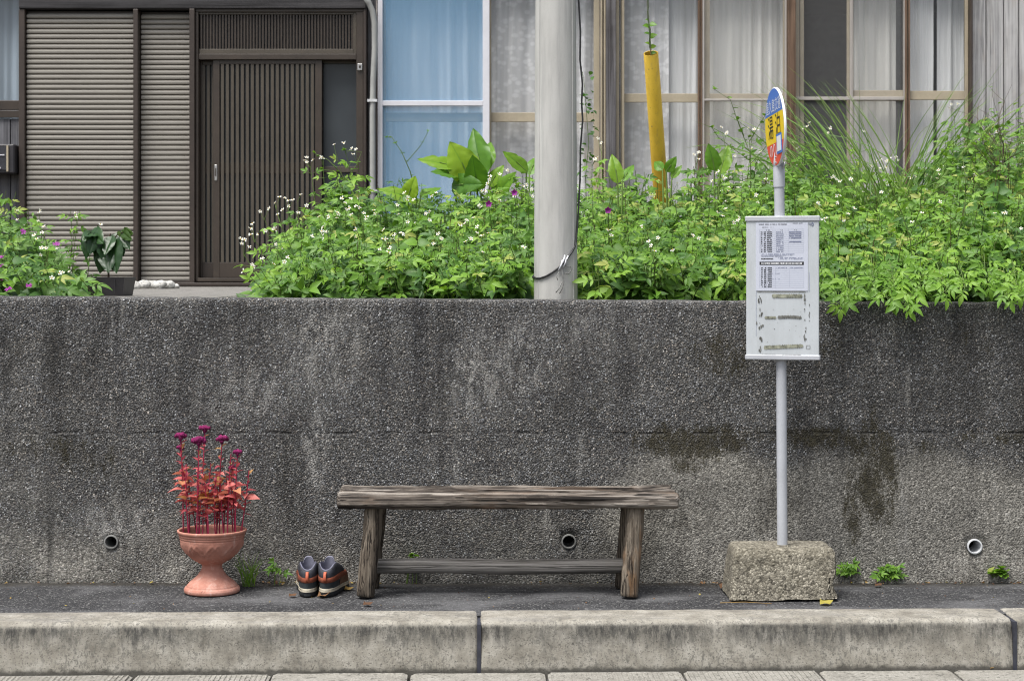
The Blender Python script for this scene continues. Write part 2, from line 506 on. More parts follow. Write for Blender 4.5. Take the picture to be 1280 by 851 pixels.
M['grey_board'] = make_wood('silver_grey_boarding', (.30, .297, .3), (.44, .435, .43), (.56, .55, .54), 2, (.46, .39, .33), .25, .5, .7)
M['dark_board'] = make_wood('grey_brown_boarding', (.075, .075, .085), (.135, .135, .145), (.2, .2, .215), 2, None, 0, .5, .6)
M['grey_post'] = make_wood('weathered_house_post', (.06, .055, .055), (.12, .115, .12), (.19, .185, .19), 2, None, 0, .6, .6)
M['brown_post'] = make_wood('brown_house_post', (.10, .065, .045), (.17, .11, .075), (.22, .15, .105), 2, None, 0, .3, .6)
M['dark_beam'] = make_wood('dark_lintel_timber', (.028, .027, .028), (.05, .048, .05), (.075, .072, .075), 0, None, 0, .4, .6)

M['brown_alu'] = paint('brown_aluminium', (.047, .035, .026), .42, 0, .2, 6)
M['dark_alu'] = paint('dark_brown_aluminium', (.045, .033, .026), .45, 0, .2, 6)
M['door_slat'] = paint('bronze_lattice', (.074, .061, .045), .45, 0, .15, 6)
M['beige_alu'] = paint('beige_aluminium', (.40, .345, .25), .45, 0, .12, 6)
M['white_alu'] = paint('pale_aluminium', (.68, .68, .72), .4, 0, .06, 6)
M['screen_alu'] = paint('grey_aluminium', (.42, .39, .36), .45, 0, .1, 6)
M['steel'] = paint('bare_steel', (.55, .54, .53), .35, .8, .15, 20)
M['sign_grey'] = paint('grey_painted_steel', (.44, .455, .485), .42, 0, .08, 10)
M['duct'] = paint('grey_vinyl_duct', (.34, .345, .33), .55, 0, .1, 10)
M['plaster'] = paint('dark_interior', (.2, .19, .18), .9, 0, .2, 2)
M['roof'] = paint('grey_roof_tile', (.10, .10, .105), .7, 0, .2, 4)
M['soffit'] = paint('soffit_boards', (.12, .10, .085), .8, 0, .2, 4)
M['soil'] = make_concrete('garden_soil', (.03, .024, .016), (.055, .044, .03), (.09, .073, .05), 70, .4, .2)
M['footing'] = paint('dark_footing', (.07, .066, .06), .8, 0, .3, 5)
M['black_plastic'] = paint('black_planter_plastic', (.028, .026, .03), .5, 0, .25, 12)
M['black_rubber'] = paint('black_cable_sheath', (.018, .018, .02), .55, 0, .2, 30)
M['white_plastic'] = paint('white_vinyl_pipe', (.6, .61, .62), .45, 0, .15, 30)
M['grey_plastic'] = paint('old_grey_pipe', (.2, .2, .19), .6, 0, .25, 30)
M['dark_hole'] = paint('hole_shade', (.02, .019, .017), .9, 0, .3, 40)  # near-black colour stands in for the shade deep inside tubes
M['joint'] = paint('tar_joint_filler', (.035, .037, .05), .7, 0, .3, 40)

def make_shutter():
    t = NT('ribbed_steel_shutter')
    p = t.co(True)
    x, y, z = t.sep(p)
    c = t.ramp(t.noise(t.scale(p, (1, 1, 5)), 3, 5), [(.3, (.275, .255, .225)), (.7, (.32, .30, .265))])
    c = t.mix(t.rng(t.noise(p, 50, 4, .7), .64, .76, 0, .25), c, (.2, .17, .14))
    return t.done(t.pbr(c, .5, 0, None, .4))
M['shutter'] = make_shutter()

def make_yellow():
    t = NT('yellow_guard_plastic')
    p = t.co()
    c = t.ramp(t.noise(t.scale(p, (6, 6, 1)), 4, 5), [(.3, (.56, .36, .035)), (.7, (.68, .45, .05))])
    c = t.mix(t.rng(t.noise(p, 60, 4, .7), .60, .70, 0, .75), c, (.22, .16, .06))
    c = t.mix(t.rng(t.noise(t.scale(p, (18, 18, 1.6)), 2, 6, .75), .50, .68, 0, .5), c, (.40, .27, .06))
    return t.done(t.pbr(c, .45, 0, None, .4))
M['yellow'] = make_yellow()

def make_terracotta():
    t = NT('terracotta_plastic')
    p = t.co()
    c = t.ramp(t.noise(p, 16, 6, .65), [(.28, (.38, .165, .12)), (.55, (.46, .215, .16)), (.78, (.53, .275, .215))])
    x, y, z = t.sep(p)
    dust = t.math('MULTIPLY', t.rng(t.noise(p, 30, 5, .7), .45, .65), t.rng(z, .09, .0, .15, .6))
    c = t.mix(dust, c, (.58, .33, .27))
    c = t.mix(t.rng(t.noise(p, 90, 3), .66, .74, 0, .6), c, (.16, .07, .05))
    c = t.mix(t.rng(t.noise(t.scale(p, (1, 1, .4)), 38, 6, .75), .54, .68, 0, .45), c, (.62, .46, .40))
    c = t.mix(t.rng(t.noise(p, 13, 5, .7), .52, .68, 0, .45), c, (.25, .10, .07))
    nm = t.bump(t.noise(p, 140, 4, .7), .25, .002)
    return t.done(t.pbr(c, .8, 0, nm, .25))
M['terracotta'] = make_terracotta()

def leafmat(name, stops, rough=.5, trans=.36, spec=.4, tcol=(1.25, 1.2, .7)):
    """leaf tissue: tint attribute picks the hue, part of the light passes through"""
    t = NT(name)
    a = t.new('ShaderNodeAttribute', attribute_name='tint').outputs['Fac']
    c = t.ramp(a, stops)
    v = t.co()
    c = t.mix(t.rng(t.noise(v, 60, 3), .5, .75, 0, .35), c, t.mix(1.0, c, (.72, .74, .7), 'MULTIPLY'))
    b = t.pbr(c, rough, 0, None, spec)
    tr = t.new('ShaderNodeBsdfTranslucent')
    t.put(tr.inputs[0], t.mix(1.0, c, tcol, 'MULTIPLY'))
    mx = t.new('ShaderNodeMixShader')
    mx.inputs[0].default_value = trans
    t.t.links.new(b, mx.inputs[1]); t.t.links.new(tr.outputs[0], mx.inputs[2])
    return t.done(mx.outputs[0])
M['weed'] = leafmat('weed_leaf', [(0, (.042, .108, .016)), (.35, (.10, .222, .026)), (.7, (.165, .325, .034)), (.95, (.235, .405, .05)), (1.0, (.33, .38, .09))])
M['weed_dark'] = leafmat('dark_weed_leaf', [(0, (.04, .10, .024)), (.5, (.08, .185, .038)), (1.0, (.16, .29, .06))])
M['broad'] = leafmat('broad_leaf', [(0, (.055, .15, .03)), (.5, (.13, .29, .03)), (1.0, (.27, .42, .03))], .38, .42)
M['glossy_leaf'] = leafmat('glossy_dark_leaf', [(0, (.012, .035, .012)), (.6, (.03, .075, .02)), (1.0, (.09, .15, .03))], .32, .15)
M['grassm'] = leafmat('grass_blade', [(0, (.09, .19, .04)), (.5, (.19, .33, .085)), (1.0, (.36, .47, .17))], .5, .35)
M['stem'] = leafmat('weed_stem', [(0, (.10, .06, .03)), (.5, (.10, .16, .035)), (1.0, (.17, .26, .06))], .6, .1)
M['twig'] = leafmat('brown_twig', [(0, (.055, .034, .024)), (1.0, (.16, .12, .085))], .8, .0)
M['petal'] = leafmat('white_petal', [(0, (.72, .73, .68)), (1.0, (.85, .85, .82))], .6, .3)
M['petal_eye'] = paint('yellow_flower_eye', (.55, .35, .04), .7)
M['magenta_petal'] = leafmat('magenta_petal', [(0, (.28, .02, .26)), (1.0, (.42, .05, .42))], .6, .3)
M['red_leaf'] = leafmat('red_amaranth_leaf', [(0, (.30, .03, .07)), (.45, (.60, .13, .14)), (.8, (.68, .24, .20)), (1.0, (.46, .25, .08))], .5, .35, .4, (1.15, .95, 1.05))
M['red_stem'] = leafmat('crimson_stem', [(0, (.24, .012, .04)), (1.0, (.42, .035, .095))], .5, .1)
M['comb'] = leafmat('velvet_magenta_comb', [(0, (.09, .003, .04)), (1.0, (.24, .008, .10))], .8, .1)
M['dry_leaf'] = leafmat('dry_leaf', [(0, (.10, .05, .028)), (.5, (.26, .14, .06)), (1.0, (.36, .31, .06))], .7, .2)

def make_glass(name, tint):
    t = NT(name)
    lw = t.new('ShaderNodeLayerWeight'); lw.inputs[0].default_value = .5
    k = t.math('ADD', t.math('MULTIPLY', t.math('POWER', lw.outputs['Facing'], 5.0), .75), .065, True)
    tb = t.new('ShaderNodeBsdfTransparent'); t.put(tb.inputs[0], tint)
    gb = t.new('ShaderNodeBsdfGlossy'); gb.inputs['Roughness'].default_value = .03
    w = t.noise(t.co(), 2.5, 2)
    t.put(gb.inputs['Normal'], t.bump(w, .12, .03))
    mx = t.new('ShaderNodeMixShader')
    t.put(mx.inputs[0], k); t.t.links.new(tb.outputs[0], mx.inputs[1]); t.t.links.new(gb.outputs[0], mx.inputs[2])
    return t.done(mx.outputs[0])
M['glass'] = make_glass('window_glass', (.985, .99, .988))

def make_frosted():
    t = NT('smoked_glass')
    p = t.co()
    c = t.ramp(t.noise(p, 1.3, 4), [(.35, (.03, .036, .043)), (.65, (.055, .064, .07))])
    nm = t.bump(t.noise(p, 240, 2), .15, .002)
    return t.done(t.pbr(c, .3, 0, nm, .5))
M['smoked'] = make_frosted()

def make_net(name, col, k):
    t = NT(name)
    tb = t.new('ShaderNodeBsdfTransparent')
    d = t.new('ShaderNodeBsdfDiffuse'); t.put(d.inputs[0], col)
    mx = t.new('ShaderNodeMixShader')
    t.put(mx.inputs[0], k)
    t.t.links.new(tb.outputs[0], mx.inputs[1]); t.t.links.new(d.outputs[0], mx.inputs[2])
    return t.done(mx.outputs[0])
M['blue_net'] = make_net('blue_insect_net', (.20, .44, .70), .38)
M['grey_net'] = make_net('grey_insect_net', (.5, .5, .5), .14)

def make_cloth(name, col, lace=0.0, sheer=.80):
    t = NT(name)
    p = t.co()
    c = t.ramp(t.noise(t.scale(p, (1, 1, .15)), 6, 4), [(.3, tuple(k * .82 for k in col)), (.7, col)])
    if lace:
        v = t.voro(t.scale(p, (1, 1, 1.5)), 16)
        c = t.mix(t.rng(v['Distance'], .25, .55, 0, lace), c, tuple(k * .55 for k in col))
    d = t.new('ShaderNodeBsdfDiffuse'); t.put(d.inputs[0], c)
    tr = t.new('ShaderNodeBsdfTranslucent'); t.put(tr.inputs[0], c)
    mx = t.new('ShaderNodeMixShader'); mx.inputs[0].default_value = .05
    t.t.links.new(d.outputs[0], mx.inputs[1]); t.t.links.new(tr.outputs[0], mx.inputs[2])
    # thin cloth: seen straight on it lets the dark room through, in the turn of a fold it closes up
    lw = t.new('ShaderNodeLayerWeight'); lw.inputs[0].default_value = .5
    tb = t.new('ShaderNodeBsdfTransparent')
    m2 = t.new('ShaderNodeMixShader')
    t.put(m2.inputs[0], t.rng(lw.outputs['Facing'], .0, .28, sheer, 1.0, False))
    t.t.links.new(tb.outputs[0], m2.inputs[1]); t.t.links.new(mx.outputs[0], m2.inputs[2])
    return t.done(m2.outputs[0])
M['cur_white'] = make_cloth('white_curtain', (.90, .91, .92))
M['cur_lace'] = make_cloth('lace_curtain', (.90, .90, .91), .45)
M['cur_cream'] = make_cloth('cream_curtain', (.88, .87, .83))
M['cur_dim'] = make_cloth('dim_blue_curtain', (.42, .50, .58))
M['cur_blue'] = make_cloth('pale_blue_curtain', (.84, .88, .92))

# sign colours
def flat(name, col, rough=.4, wear=.12):
    t = NT(name)
    p = t.co()
    c = t.mix(t.rng(t.noise(p, 30, 6, .7), .5, .75, 0, wear), col, tuple(k * .55 for k in col))
    return t.done(t.pbr(c, rough, 0, None, .4))
M['sign_blue'] = flat('sign_blue', (.075, .19, .58))
M['sign_yellow'] = flat('sign_yellow', (.85, .60, .02))
M['sign_red'] = flat('sign_red', (.74, .085, .045))
M['sign_white'] = flat('sign_white', (.78, .79, .80))
M['ink'] = flat('black_ink', (.018, .018, .02))
M['ink_grey'] = flat('grey_print', (.16, .18, .27))
M['rule_grey'] = flat('pale_rule', (.38, .41, .50))
M['grime'] = paint('dry_glue_residue', (.15, .15, .135), .9, 0, .5, 60)
M['grime_green'] = paint('algae_residue', (.27, .275, .21), .9, 0, .6, 60)
M['poster'] = flat('timetable_paper', (.53, .555, .63), .5, .08)
def make_panel():
    t = NT('white_painted_panel')
    p = t.co()
    x, y, z = t.sep(p)
    c = t.ramp(t.noise(t.scale(p, (4, 4, 1)), 5, 6, .65), [(.3, (.43, .455, .465)), (.6, (.50, .53, .55))])
    c = t.mix(t.rng(t.noise(p, 80, 4, .7), .62, .72, 0, .5), c, (.34, .35, .31))
    return t.done(t.pbr(c, .5, 0, None, .4))
M['panel'] = make_panel()

# shoes
M['sole'] = paint('dark_rubber_sole', (.025, .028, .032), .8, 0, .3, 60)
M['midsole'] = paint('cream_midsole', (.46, .42, .33), .7, 0, .2, 50)
M['heel_dark'] = paint('dark_suede', (.026, .034, .038), .85, 0, .3, 50)
M['rust'] = paint('rust_orange_suede', (.20, .05, .022), .85, 0, .3, 50)
M['brown_suede'] = paint('brown_suede', (.16, .085, .05), .85, 0, .35, 40)
M['charcoal'] = paint('charcoal_mesh', (.032, .033, .042), .75, 0, .35, 90)
M['tongue'] = paint('pale_violet_tongue', (.17, .17, .22), .8, 0, .2, 50)
M['lining'] = paint('grey_violet_lining', (.13, .13, .18), .8, 0, .2, 50)
M['orange_tab'] = paint('orange_webbing', (.50, .12, .06), .7, 0, .2, 60)
# ------------------------------------------------------------------ the setting: ground, road, pavement, kerb, yard
random.seed(4)
KA = math.atan2(.083, 3.4)        # the kerb line drifts away from the wall to the right
def kerb_y(x): return 5.852 + x * math.tan(KA)

g = MB(); g.add([(-500, -500, -.30), (500, -500, -.30), (500, 500, -.30), (-500, 500, -.30)], [(0, 1, 2, 3)])
tag(obj('ground', g, M['soil']), kind='structure')
g = MB(); g.add([(-60, -9, -.182), (60, -9, -.182), (60, kerb_y(60) - .10, -.182), (-60, kerb_y(-60) - .10, -.182)], [(0, 1, 2, 3)])
tag(obj('road', g, M['road']), kind='structure')
def pave_fn(u, v):
    x = -14 + 28 * u
    y0 = kerb_y(x) - .08
    y = y0 + (WALL_Y + .05 - y0) * v
    z = .004 * fbm(x * 1.5, y * 3, 3) + .0015 * fbm(x * 9, y * 9, 7)
    return (x, y, z - .001)
g = MB(); g.grid(pave_fn, 560, 14)
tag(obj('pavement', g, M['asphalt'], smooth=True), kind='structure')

# kerb: cast blocks with a rounded arris, bitumen in the joints
kroot = tag(thing('kerb', None, None, (0, 5.852, 0), KA), kind='structure')
BL = 1.736
KX0 = PX(597, 5.66) / math.cos(KA)
prof = [(-.1985, -.18), (-.1955, -.142), (-.188, -.06), (-.182, -.026)]
for k in range(7):
    a = R(180 - 8 - (90 - 8) * k / 6)
    prof.append((-.155 + .027 * math.cos(a), -.024 + .027 * math.sin(a)))
prof += [(-.10, .0035), (-.03, .0035), (-.003, .0025), (0, -.012), (0, -.18)]
def kerb_block(seed, L):
    mb = MB()
    n = 60
    xs = [-L / 2, -L / 2 + .004, -L / 2 + .01] + [-L / 2 + L * k / n for k in range(1, n)] + [L / 2 - .01, L / 2 - .004, L / 2]
    m = len(prof)
    vs = []
    for i, x in enumerate(xs):
        e = {0: .007, 1: .003, 2: .0008}.get(min(i, len(xs) - 1 - i), 0)
        for j, (y, z) in enumerate(prof):
            w = .0022 * fbm(x * 7 + seed * 9, z * 12, j * .2) + .0012 * n3(x * 40, j * .9, seed)
            chip = max(0, n3(x * 14, seed * 5.3, 1.7) - .45) * .018 if 3 <= j <= 9 else 0
            yy = y + w + (e + chip if y < -.09 else 0)
            zz = z + (.5 * w if j > 3 else 0) - (e + chip * .7 if j > 4 else 0)
            vs.append((x, yy, zz))
    fs = [(i * m + j, (i + 1) * m + j, (i + 1) * m + j + 1, i * m + j + 1) for i in range(len(xs) - 1) for j in range(m - 1)]
    fs += [tuple(range(m - 1, -1, -1)), tuple((len(xs) - 1) * m + j for j in range(m))]
    mb.add(vs, fs)
    return mb
for k in range(-4, 5):
    cx = KX0 + BL * (k + .5)
    obj('kerb_block', kerb_block(k + 10, BL - .011), M['kerb'], kroot, (cx, 0, random.uniform(-.0015, .0015)), auto=50)
    jb = MB()
    jb.box(-.0062, .0062, -.192 , -.01, -.18, -.0065)
    obj('joint_filler', jb, M['joint'], kroot, (KX0 + BL * k, 0, 0))

# gutter slabs along the kerb foot
groot = tag(thing('gutter', None, None, (0, 5.852, -.172), KA), kind='structure')
GL = .4385
gx0 = PX(243, 5.5)
def gutter_slab(seed, ribbed):
    mb = MB()
    n = 28
    L = GL - .009
    def fn(u, v):
        x = -L / 2 + L * u; y = -.62 + .415 * v
        e = min(u, 1 - u) * L
        z = .013 - (.006 if e < .002 else .0015 if e < .008 else 0) + .0015 * fbm(x * 9 + seed, y * 9)
        return (x, y, z)
    mb.grid(fn, n, 12)
    mb.box(-L / 2, L / 2, -.62, -.205, -.06, .0055)
    if ribbed:
        for q in range(26):
            xx = -L / 2 + .012 + q * (L - .024) / 25
            mb.box(xx - .0028, xx + .0028, -.60, -.215, .008, .0152)
    return mb
for k in range(-11, 13):
    rib = k % 4 in (0, 3)
    obj('gutter_slab', gutter_slab(k * 1.3, rib), M['gutter'], groot, (gx0 + GL * k, 0, random.uniform(-.002, .002)), (0, 0, random.uniform(-.006, .006)))

# yard behind the wall: soil sheet and a concrete apron before the door
def soil_fn(u, v):
    x = -20 + 40 * u; y = WALL_Y + .19 + 30 * v * v
    return (x, y, 1.0 - .02 * max(0, 1 - v * 20) + .012 * fbm(x * 2, y * 2))
g = MB(); g.grid(soil_fn, 160, 60)
tag(obj('garden_soil', g, M['soil'], smooth=True), kind='structure')
g = MB(); g.bbox(PX(-150, 9), PX(335, 9), WALL_Y + .32, 12.80, .9, 1.018, .01)
tag(obj('yard_path', g, M['apron']), kind='structure')

# ------------------------------------------------------------------ retaining wall with weep pipes
wroot = thing('retaining_wall', 'long grey retaining wall of weathered exposed-aggregate concrete behind the pavement', 'wall', (0, WALL_Y, 0))
def wall_top(x): return PZ(375 + .0062 * (x / WALL_Y * F), WALL_Y)
pipes = [(139, 677, .026, 'grey'), (711, 676.5, .027, 'grey'), (1218, 682.5, .0275, 'white')]
WX0, WX1, GX = -7.0, 7.0, .0233
nx = int((WX1 - WX0) / GX); GX = (WX1 - WX0) / nx
nz_ = 46
mb = MB((0, WALL_Y, 0))
def wpt(i, j):
    x = WX0 + i * GX
    t = j / nz_
    z = -.05 + (wall_top(x) - .008 + .05) * t
    y = WALL_Y - .010 * fbm(x * .9, z * 1.4, 5) - .004 * fbm(x * 6, z * 6, 2) - .0022 * n3(x * 34, z * 34, 8)
    y += .007 * max(0, 1 - abs(z - wz(541) - .008 * n3(x * 4, 1)) / .012) * (1 if n3(x * 5, 9) > -.1 else .3)
    y += .006 * max(0, 1 - abs(x - wx(1053)) / .02) + .004 * max(0, 1 - abs(x - wx(62)) / .02)
    if z < .1: y -= .018 * (1 - max(0, z) / .1) * (0.5 + n3(x * 7, z * 9))
    return (x, y, z)
idx = {}
vs, fs = [], []
for j in range(nz_ + 1):
    for i in range(nx + 1):
        idx[i, j] = len(vs); vs.append(wpt(i, j))
holes = {}
for (px, py, r, kind) in pipes:
    cx, cz = wx(px), wz(py)
    i0 = int(round((cx - WX0) / GX)); tj = (cz + .05) / (wall_top(cx) + .042) * nz_
    j0 = int(round(tj))
    for i in range(i0 - 2, i0 + 2):
        for j in range(j0 - 2, j0 + 2): holes[i, j] = 1
    ring = [(i, j0 - 2) for i in range(i0 - 2, i0 + 2)] + [(i0 + 2, j) for j in range(j0 - 2, j0 + 2)] + [(i, j0 + 2) for i in range(i0 + 2, i0 - 2, -1)] + [(i0 - 2, j) for j in range(j0 + 2, j0 - 2, -1)]
    inner = []
    for (i, j) in ring:
        p = vs[idx[i, j]]
        d = Vector((p[0] - cx, 0, p[2] - cz)).normalized() * (r + .001)
        q = len(vs); vs.append((cx + d.x, WALL_Y + .002, cz + d.z))
        b = len(vs); vs.append((cx + d.x, WALL_Y + .10, cz + d.z))
        inner.append((idx[i, j], q, b))
    for k in range(len(inner)):
        a, b = inner[k], inner[(k + 1) % len(inner)]
        fs.append((a[0], b[0], b[1], a[1])); fs.append((a[1], b[1], b[2], a[2]))
for j in range(nz_):
    for i in range(nx):
        if (i, j) not in holes:
            fs.append((idx[i, j], idx[i + 1, j], idx[i + 1, j + 1], idx[i, j + 1]))
# coping: rounded arris, rough top, back face
prev = [idx[i, nz_] for i in range(nx + 1)]
for (dy, dz) in ((.003, .004), (.010, .008), (.06, .009), (.13, .009), (.192, .008), (.2, .0), (.2, -.25)):
    cur = []
    for i in range(nx + 1):
        x = WX0 + i * GX
        yb = vs[idx[i, nz_]][1] if dy < .03 else WALL_Y
        cur.append(len(vs)); vs.append((x, yb + dy, wall_top(x) - .008 + dz + .004 * fbm(x * 12, dy * 30, 4)))
    for i in range(nx): fs.append((prev[i], prev[i + 1], cur[i + 1], cur[i]))
    prev = cur
mb.add(vs, fs)
obj('wall_body', mb, M['wall'], wroot, smooth=True)
for (px, py, r, kind) in pipes:
    cx, cz = wx(px), wz(py)
    out = .008 if kind == 'white' else .004
    pm = MB((0, WALL_Y, 0))
    n = 28
    vs, fs = [], []
    for (rr, yy) in ((r, .1), (r, -out), (r - .0015, -out - .001), (r - .005, -out - .001), (r - .0055, -out + .001), (r - .006, .16)):
        for k in range(n):
            a = 2 * PI * k / n
            vs.append((cx + rr * math.cos(a), WALL_Y + yy, cz + rr * math.sin(a)))
    for j in range(5):
        for k in range(n):
            a, b = j * n + k, j * n + (k + 1) % n
            fs.append((a, b, b + n, a + n))
    pm.add(vs, fs)
    o = obj('weep_pipe', pm, M['white_plastic'] if kind == 'white' else M['grey_plastic'], wroot, auto=40)
    o['label'] = {139: 'grimy weep pipe end left of the urn', 711: 'grey weep pipe end behind the bench', 1218: 'white weep pipe end at the right'}[px]
    dm = MB((0, WALL_Y, 0))
    dm.add([(cx, WALL_Y + .085, cz)] + [(cx + (r - .0052) * math.cos(2 * PI * k / 20), WALL_Y + .10 + .01 * n3(k * 1.7, px), cz + (r - .0052) * math.sin(2 * PI * k / 20)) for k in range(20)], [(0, (k + 1) % 20 + 1, k + 1) for k in range(20)])
    obj('hole_shade_disc', dm, M['dark_hole'], o)  # dark disc closing the pipe, painting the shade of its depth
# ------------------------------------------------------------------ the house
YH = 12.9
def hx(px): return PX(px, YH)
def hz(py): return PZ(py, YH)
HB = Vector((0, YH, 1.0))
house = thing('house', 'old single-storey wooden house with lattice sliding door and curtained windows', 'house', HB)
def part(name, mb, mat, parent=house, bev=0.0, **kw):
    o = obj(name, mb, mat, parent, **kw)
    if bev: bevel(o, bev, 2)
    return o
def hb(): return MB(HB)
ZB = 1.02           # top of the footing line
TOPZ = hz(-34)

# shell: ends, back, floor and ceiling (one room volume kept dark behind the windows)
m = hb()
m.box(-7.2, 7.2, 16.6, 16.75, 1.0, 3.75)
m.box(-7.2, -7.05, 13.06, 16.6, 1.0, 3.75)
m.box(7.05, 7.2, 13.06, 16.6, 1.0, 3.75)
part('shell_wall', m, M['plaster'])
m = hb(); m.box(-7.05, 7.05, 13.06, 16.6, 1.0, 1.12); part('floor', m, M['dark_board'])
m = hb(); m.box(-7.05, 7.05, 13.06, 16.6, 3.55, 3.6); part('ceiling', m, M['soffit'])
m = hb(); m.box(-7.2, 7.2, 12.83, 13.05, .9, ZB); part('footing', m, M['footing'], bev=.008)
m = hb(); m.box(-7.2, 7.2, 12.88, 13.05, TOPZ, 3.75); part('upper_wall', m, M['dark_beam'])
m = hb(); m.box(hx(28), hx(458.5), 12.80, 13.04, hz(13.5), TOPZ - .002); part('lintel', m, M['dark_beam'], bev=.006)
m = hb(); m.box(hx(-800), hx(28) - .002, 12.84, 13.04, hz(-20), TOPZ - .002); part('lintel', m, M['dark_beam'], bev=.006)
# roof, out of view; eave cut short so sun reaches the curtains
m = hb()
m.add([(-7.8, 12.76, 3.70), (7.8, 12.76, 3.70), (7.8, 15, 4.75), (-7.8, 15, 4.75), (-7.8, 17.8, 3.62), (7.8, 17.8, 3.62),
       (-7.8, 12.76, 3.80), (7.8, 12.76, 3.80), (7.8, 15, 4.9), (-7.8, 15, 4.9), (-7.8, 17.8, 3.72), (7.8, 17.8, 3.72)],
      [(0, 3, 2, 1), (3, 4, 5, 2), (6, 7, 8, 9), (9, 8, 11, 10), (0, 1, 7, 6), (4, 10, 11, 5), (0, 6, 9, 3), (3, 9, 10, 4), (1, 2, 8, 7), (2, 5, 11, 8)])
part('roof', m, M['roof'])
m = hb(); m.box(-7.75, 7.75, 12.79, 12.87, 3.66, 3.69); part('soffit', m, M['soffit'])

def post(x0, x1, y0, y1, mat, pyt=-33.5, pyb=352.5, bev=.004, name='post'):
    m = hb(); m.box(hx(x0), hx(x1), y0, y1, hz(pyb), hz(pyt)); return part(name, m, mat, bev=bev)
post(27.6, 35, 12.81, 13.0, M['dark_alu'], 14, 352)
post(170, 176, 12.80, 13.0, M['dark_alu'], 14, 356)
post(240, 246.5, 12.79, 13.0, M['dark_alu'], 14, 356)
post(455.4, 459, 12.81, 13.0, M['dark_alu'], 14, 356)
post(757, 769, 12.80, 13.0, M['grey_post'])
post(983.4, 992, 12.80, 13.0, M['brown_post'])
post(1210.6, 1213, 12.83, 13.0, M['dark_alu'])
post(459.2, 472.6, 12.93, 13.0, M['dark_board'], name='wall_strip')

# corrugated shutters: each rib is a piece of its own
def rib_mesh(L, h):
    pr = [(0.010, 0), (-.006, h * .05), (-.0125, h * .14), (-.0145, h * .42), (-.0125, h * .72), (-.006, h * .80), (.010, h * .86), (.010, h)]
    m = MB()
    n = len(pr)
    vs = [(-L / 2, y, z) for y, z in pr] + [(L / 2, y, z) for y, z in pr]
    m.add(vs, [(i, i + n, i + n + 1, i + 1) for i in range(n - 1)])
    return m.mesh('slat', M['shutter'])
def shutter(x0, x1, y, label, py0=15.5, py1=351):
    zt, zb = hz(py0), hz(py1)
    cx, L = (hx(x0) + hx(x1)) / 2, hx(x1) - hx(x0)
    m = hb(); m.box(hx(x0), hx(x1), y + .012, y + .03, zb, zt)
    p = part('shutter', m, M['dark_alu'])
    p['label'] = label
    h = 6.28 * YH / F
    n = int((zt - zb) / h)
    me = rib_mesh(L - .004, h)
    for k in range(n):
        link('slat', me, p, Vector((cx, y, zb + k * h)) - HB)
    m = hb(); m.box(hx(x0) - .004, hx(x1) + .004, y - .02, y + .05, zb - .03, zb - .001); part('bottom_rail', m, M['dark_alu'], p, .003)
    return p
shutter(35.6, 169.6, 12.86, 'wide ribbed steel shutter')
shutter(176.6, 239.6, 12.90, 'narrow ribbed steel shutter beside the door')
m = hb(); m.box(hx(35), hx(458), 12.76, 12.86, hz(357.5), hz(353.2)); part('sill', m, M['dark_alu'], bev=.004)

# entrance: frame, lattice transom, two sliding leaves
m = hb()
m.box(hx(246.7), hx(455.2), 12.82, 12.98, hz(17.2), hz(13.8))
m.box(hx(446.6), hx(455.2), 12.82, 12.98, hz(351.8), hz(17.4))
m.box(hx(246.7), hx(250.4), 12.82, 12.98, hz(351.8), hz(17.4))
m.box(hx(250.6), hx(446.4), 12.825, 12.98, hz(76.2), hz(69.2))
m.box(hx(250.6), hx(446.4), 12.78, 12.98, hz(352), hz(347.5))
dframe = part('door_frame', m, M['brown_alu'], bev=.003)
m = hb()
m.box(hx(251), hx(443.4), 12.835, 12.87, hz(69), hz(63))
m.box(hx(251), hx(443.4), 12.835, 12.87, hz(20), hz(17.4))
m.box(hx(442.4), hx(446.4), 12.835, 12.87, hz(69), hz(17.4))
tr = part('transom', m, M['door_slat'], bev=.002)
tr['label'] = 'lattice transom over the entrance door'
m = hb(); m.box(hx(251), hx(446), 12.90, 12.905, hz(69), hz(17.4)); part('pane', m, M['smoked'], tr)
sm = MB(); sm.box(-.0062, .0062, 0, .018, 0, hz(20.2) - hz(62.8)); sme = sm.mesh('slat', M['brown_alu'])
for k in range(50):
    link('slat', sme, tr, Vector((hx(253.4 + k * 3.83), 12.842, hz(62.8))) - HB)

